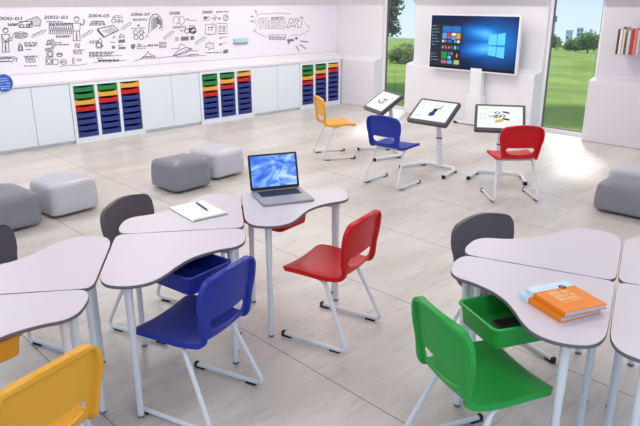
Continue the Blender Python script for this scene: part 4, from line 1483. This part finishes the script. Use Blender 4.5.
for x, w, h, c, lab in BOOKS:
    r = empty('shelf_book', (x + 0.085, 9.22, 1.2885), 0, lab, 'book', 'books on the wall shelf')
    mm = mat('cover_%d_%d' % (c[0], c[1]), c, 0.6, noise=0.04, nscale=12)
    m = MB()
    m.box((0.001, 0, 0), (0.004, 0.17, h))
    m.box((w - 0.004, 0, 0), (w - 0.001, 0.17, h))
    m.box((0.001, 0, 0), (w - 0.001, 0.004, h))
    bevel(m.build('cover', mm, r), 0.001)
    MB().box((0.004, 0.004, 0.003), (w - 0.004, 0.165, h - 0.004)).build('pages', PAGES, r)
    if h == .365:
        MB().box((0.002, -0.0012, h - 0.03), (w - 0.002, 0.001, h - 0.002)).build('spine_band', BLACK, r)

# ------------------------------------------------------------------ outside
SL = 0.066


def lawn_z(y):
    return -0.03 - SL * max(0.0, y - 9.7)


m = MB()
xs = [-260, -150, -90, -50, -30, -20, -14, -9.6, -4, 3, 20, 60]
ys = [9.66, 12, 16, 24, 40, 70, 130, 200, 320]
vs = [(x, y, lawn_z(y)) for y in ys for x in xs]
fs = [(r * len(xs) + c, r * len(xs) + c + 1, (r + 1) * len(xs) + c + 1, (r + 1) * len(xs) + c) for r in range(len(ys) - 1) for c in range(len(xs) - 1)]
lawn = m.add(vs, fs).build('lawn', LAWN)
tag(lawn, 'green mown lawn sloping away outside both windows', 'lawn', kind='structure')

LEAF_D = leaf_mat('dark_foliage', (64, 88, 66), (112, 138, 100))
LEAF_M = leaf_mat('mid_foliage', (104, 134, 70), (158, 182, 112))
LEAF_B = leaf_mat('bright_foliage', (140, 160, 84), (192, 204, 130))


def tree(name, x, y, trunk_h, blobs, leaf, n, size, lm, label, cat, group, seed, z=None):
    rng = random.Random(seed)
    z0 = lawn_z(y) if z is None else z
    root = empty(name, (x, y, z0), 0, label, cat, group)
    m = MB()
    m.tube([(0, 0, -0.1), (0.03 * trunk_h, 0, trunk_h * .5), (0, 0, trunk_h)], [trunk_h * .07, trunk_h * .05, trunk_h * .025], 8)
    m.build('trunk', BARK, root, 60)
    m = MB()
    tot = sum(b[3] * b[4] * b[5] for b in blobs)
    for (bx, by, bz, rx, ry, rz) in blobs:
        # a rough inner mass so the crown is not see-through, then leaf clumps
        for _ in range(int(n * rx * ry * rz / tot)):
            while True:
                p = Vector((rng.uniform(-1, 1), rng.uniform(-1, 1), rng.uniform(-1, 1)))
                if 0.15 < p.length < 1:
                    break
            k = rng.uniform(0.75, 1.1)
            p = Vector((bx + p.x * rx * k, by + p.y * ry * k, bz + p.z * rz * k))
            a = Vector((rng.gauss(0, 1), rng.gauss(0, 1), rng.gauss(0, 1))).normalized()
            b2 = a.cross(Vector((rng.gauss(0, 1), rng.gauss(0, 1), rng.gauss(0, 1)))).normalized()
            s = size * rng.uniform(0.6, 1.3)
            m.add([p - a * s, p + b2 * s * .6, p + a * s, p - b2 * s * .6], [(0, 1, 2, 3)])
    o = m.build('foliage', lm, root)
    return root


# right window: tree line at the foot of the lawn
GT = 'trees beyond the lawn'
RT = [(-57.3, 112, 3.3, 'bushy green tree at the left side of the right window'), (-53.6, 115, 2.5, 'lower green tree in the middle of the right window, below the pale building'),
      (-49.9, 112, 4.0, 'taller bushy tree at the right side of the right window')]
for k, (x, y, h, lab) in enumerate(RT):
    r = 1.7
    tree('distant_tree', x, y, h * .5, [(0, 0, h * .55, r * 1.1, r, h * .45), (-r * .6, 0, h * .42, r * .8, r, h * .34), (r * .7, 0, h * .45, r * .8, r, h * .36)], None, 1500, 0.22, LEAF_M, lab, 'tree', GT, 20 + k)
tree('distant_tree', -62.0, 116, 1.2, [(0, 0, 1.3, 1.9, 1.6, 1.2), (-2, 0, 1.2, 1.8, 1.6, 1.0)], None, 900, 0.22, LEAF_M, 'green tree half hidden by the left edge of the right window', 'tree', GT, 31)
# left window
HX = [(-23.6, 26.2, 1.15, LEAF_B, 'bright green rounded bush under the dark tree in the left window'), (-21.4, 26.6, 1.05, LEAF_B, 'bright green rounded bush at the right side of the left window'), (-19.2, 26.6, 1.1, LEAF_B, 'bright green bush hidden partly by the screen wall in the left window')]
for k, (x, y, h, lm, lab) in enumerate(HX):
    tree('bush', x, y, .4, [(0, 0, h * .5, .75, .7, h * .5), (-.55, -.1, h * .4, .5, .6, h * .4), (.55, -.1, h * .42, .5, .6, h * .42)], None, 1500, 0.10, lm, lab, 'bush', 'bushes beyond the lawn', 40 + k)
tree('tall_tree', -29.3, 34, 3.0, [(0, 0, 2.0, 1.25, 1.0, 1.0), (0.1, 0, 3.4, 1.35, 1.0, 1.1), (-.3, 0, 4.9, 1.2, 1.0, 1.2), (1.0, 0, 2.9, .55, .5, .4), (.9, 0, 1.8, .5, .5, .3), (.9, 0, 4.0, .6, .5, .4)], None, 2600, 0.13, LEAF_D, 'tall dark green tree rising out of view in the left window', 'tree', None, 50)
# trees standing behind the screen wall, their crowns above the view: they shade the lawn by the windows
tree('shade_tree', -8.75, 15.9, 4.4, [(.9, 0, 5.2, 1.4, 1.8, 1.2), (1.6, -1.0, 4.9, 1.0, 1.2, .9), (.1, 1.7, 5.6, 1.2, 1.6, 1.0)], None, 2400, 0.14, LEAF_M, 'lawn tree standing behind the screen wall near the right window', 'tree', None, 61)
tree('shade_tree', -11.5, 15.7, 4.4, [(0, -.2, 5.2, 1.2, 1.5, 1.1), (-1.4, 1.6, 5.0, 1.2, 1.5, 1.0), (-2.6, 3.0, 5.6, 1.2, 1.5, 1.0)], None, 2400, 0.14, LEAF_M, 'lawn tree standing behind the screen wall near the left window', 'tree', None, 62)
# hazy ridge and town
m = MB()
rg = [(-430, 380), (-400, 384), (-372, 386), (-350, 388), (-322, 392), (-296, 396), (-260, 400), (-220, 402), (-180, 405), (-140, 408), (-100, 410)]
hs = [-30, -28, -27, -26, -28, -29, -30, -30, -29, -30, -31]
n = len(rg)
vs = [(x, y, -60) for x, y in rg] + [(x, y, h) for (x, y), h in zip(rg, hs)] + [(x - 20, y + 60, h - 2) for (x, y), h in zip(rg, hs)] + [(x - 20, y + 60, -60) for x, y in rg]
fs = []
for k in range(n - 1):
    for a in range(3):
        fs.append((a * n + k, a * n + k + 1, (a + 1) * n + k + 1, (a + 1) * n + k))
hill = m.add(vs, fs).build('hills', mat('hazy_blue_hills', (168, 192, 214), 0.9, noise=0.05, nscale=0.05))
tag(hill, 'pale hazy blue hills on the horizon', 'hills', kind='structure')


def building(x, y, z0, w, d, h, label, glassy):
    root = empty('distant_building', (x, y, z0), rad(25), label, 'building', None)
    MB().box((-w / 2, -d / 2, 0), (w / 2, d / 2, h)).build('wall', CONC, root)
    MB().box((-w / 2 - .15, -d / 2 - .15, h), (w / 2 + .15, d / 2 + .15, h + .25)).build('roof', CONC, root)
    nx, nz = 2, max(2, int(h / 1.2))
    for a in range(nx):
        for b in range(nz):
            x0, zz = -w / 2 + (a + .2) * w / nx, (b + .25) * h / nz
            MB().box((x0, -d / 2 - .05, zz), (x0 + w / nx * .6, -d / 2 + .02, zz + h / nz * .5)).build('window', GLASSB if glassy or (a + b) % 3 == 0 else mat_win, root)
    return root


mat_win = mat('pale_far_window', (196, 206, 220), 0.5, noise=0.03)
building(-95.6, 200, -14, 2.0, 2.5, 6.9, 'pale low building between the trees in the right window, left of the blue one', False)
building(-93.6, 203, -14, 1.9, 2.5, 7.6, 'blue glazed building behind the trees in the right window', True)
tw = empty('distant_tower', (-103.6, 205, -14), 0, 'thin pale tower at the left side of the right window', 'tower')
MB().box((-.35, -.35, 0), (.35, .35, 11.5)).build('shaft', CONC, tw)
MB().box((-.6, -.6, 9.2), (.6, .6, 11.0)).build('head', GLASSB, tw)

# ------------------------------------------------------------------ light
world = bpy.data.worlds.new('sky')
scene.world = world
world.use_nodes = True
nt = world.node_tree
N, L = nt.nodes, nt.links
bg = N['Background']
tc = N.new('ShaderNodeTexCoord')
sp = N.new('ShaderNodeSeparateXYZ')
L.new(tc.outputs['Generated'], sp.inputs[0])
mr = N.new('ShaderNodeMapRange')
mr.inputs['From Min'].default_value = -0.10
mr.inputs['From Max'].default_value = 0.9
L.new(sp.outputs['Z'], mr.inputs['Value'])
rp = N.new('ShaderNodeValToRGB')
els = rp.color_ramp.elements
els.new(0.12)
els.new(0.4)
for e, (p_, c_) in zip(els, [(0.0, (214, 226, 238)), (0.085, (202, 220, 240)), (0.14, (166, 202, 240)), (1.0, (150, 186, 232))]):
    e.position, e.color = p_, lin(c_)
L.new(mr.outputs[0], rp.inputs['Fac'])
L.new(rp.outputs['Color'], bg.inputs['Color'])
bg.inputs['Strength'].default_value = 1.25

sun = bpy.data.lights.new('sun', 'SUN')
sun.energy = 3.8
sun.angle = rad(7)
sun.color = (1.0, 0.965, 0.92)
so = bpy.data.objects.new('sun', sun)
sd = Vector((1.3, -2.3, -2.9)).normalized()
so.rotation_euler = sd.to_track_quat('-Z', 'Y').to_euler()
so.location = (-20, 40, 30)
COL.objects.link(so)

LAMP = screen_mat('light_panel', (255, 252, 248), 1.0)
for x, y, watt, lab in ((-7.7, 1.2, 34, 'added square fill light panel over the left end of the storage wall'), (-7.7, 4.2, 33, 'added square fill light panel over the middle of the storage wall'), (-7.7, 7.4, 35, 'added square fill light panel in the room corner'),
                        (-4.7, 7.6, 36, 'added square fill light panel in front of the large screen'), (-1.8, 7.6, 12, 'added square fill light panel in front of the wall books'), (-4.4, 3.8, 22, 'added square fill light panel over the middle of the floor'),
                        (-1.4, 4.4, 20, 'added square fill light panel over the right cluster of desks'), (-3.2, 0.4, 22, 'added square fill light panel over the left cluster of desks'), (0.6, 0.8, 30, 'added square fill light panel nearest the view')):
    p = empty('fill_panel', (x, y, 3.2), 0, lab, 'added fill light', 'added fill light panels')  # unseen panels under the ceiling, added as fill light for the room
    bevel(MB().box((-0.62, -0.62, -0.05), (0.62, 0.62, -0.002)).build('housing', WHITEP, p), 0.006)
    MB().add([(-.58, -.58, -.052), (.58, -.58, -.052), (.58, .58, -.052), (-.58, .58, -.052)], [(0, 1, 2, 3)]).build('diffuser', LAMP, p)
    li = bpy.data.lights.new('panel_light', 'AREA')
    li.shape = 'SQUARE'
    li.size = 1.2
    li.energy = watt
    li.color = (1.0, 0.985, 0.975)
    lo = bpy.data.objects.new('panel_light', li)
    lo.location = (0, 0, -0.07)
    lo.parent = p
    COL.objects.link(lo)

vs_ = scene.view_settings
vs_.view_transform = 'Standard'
vs_.look = 'None'
vs_.exposure = 0.16
vs_.gamma = 1.0
vs_.use_curve_mapping = False
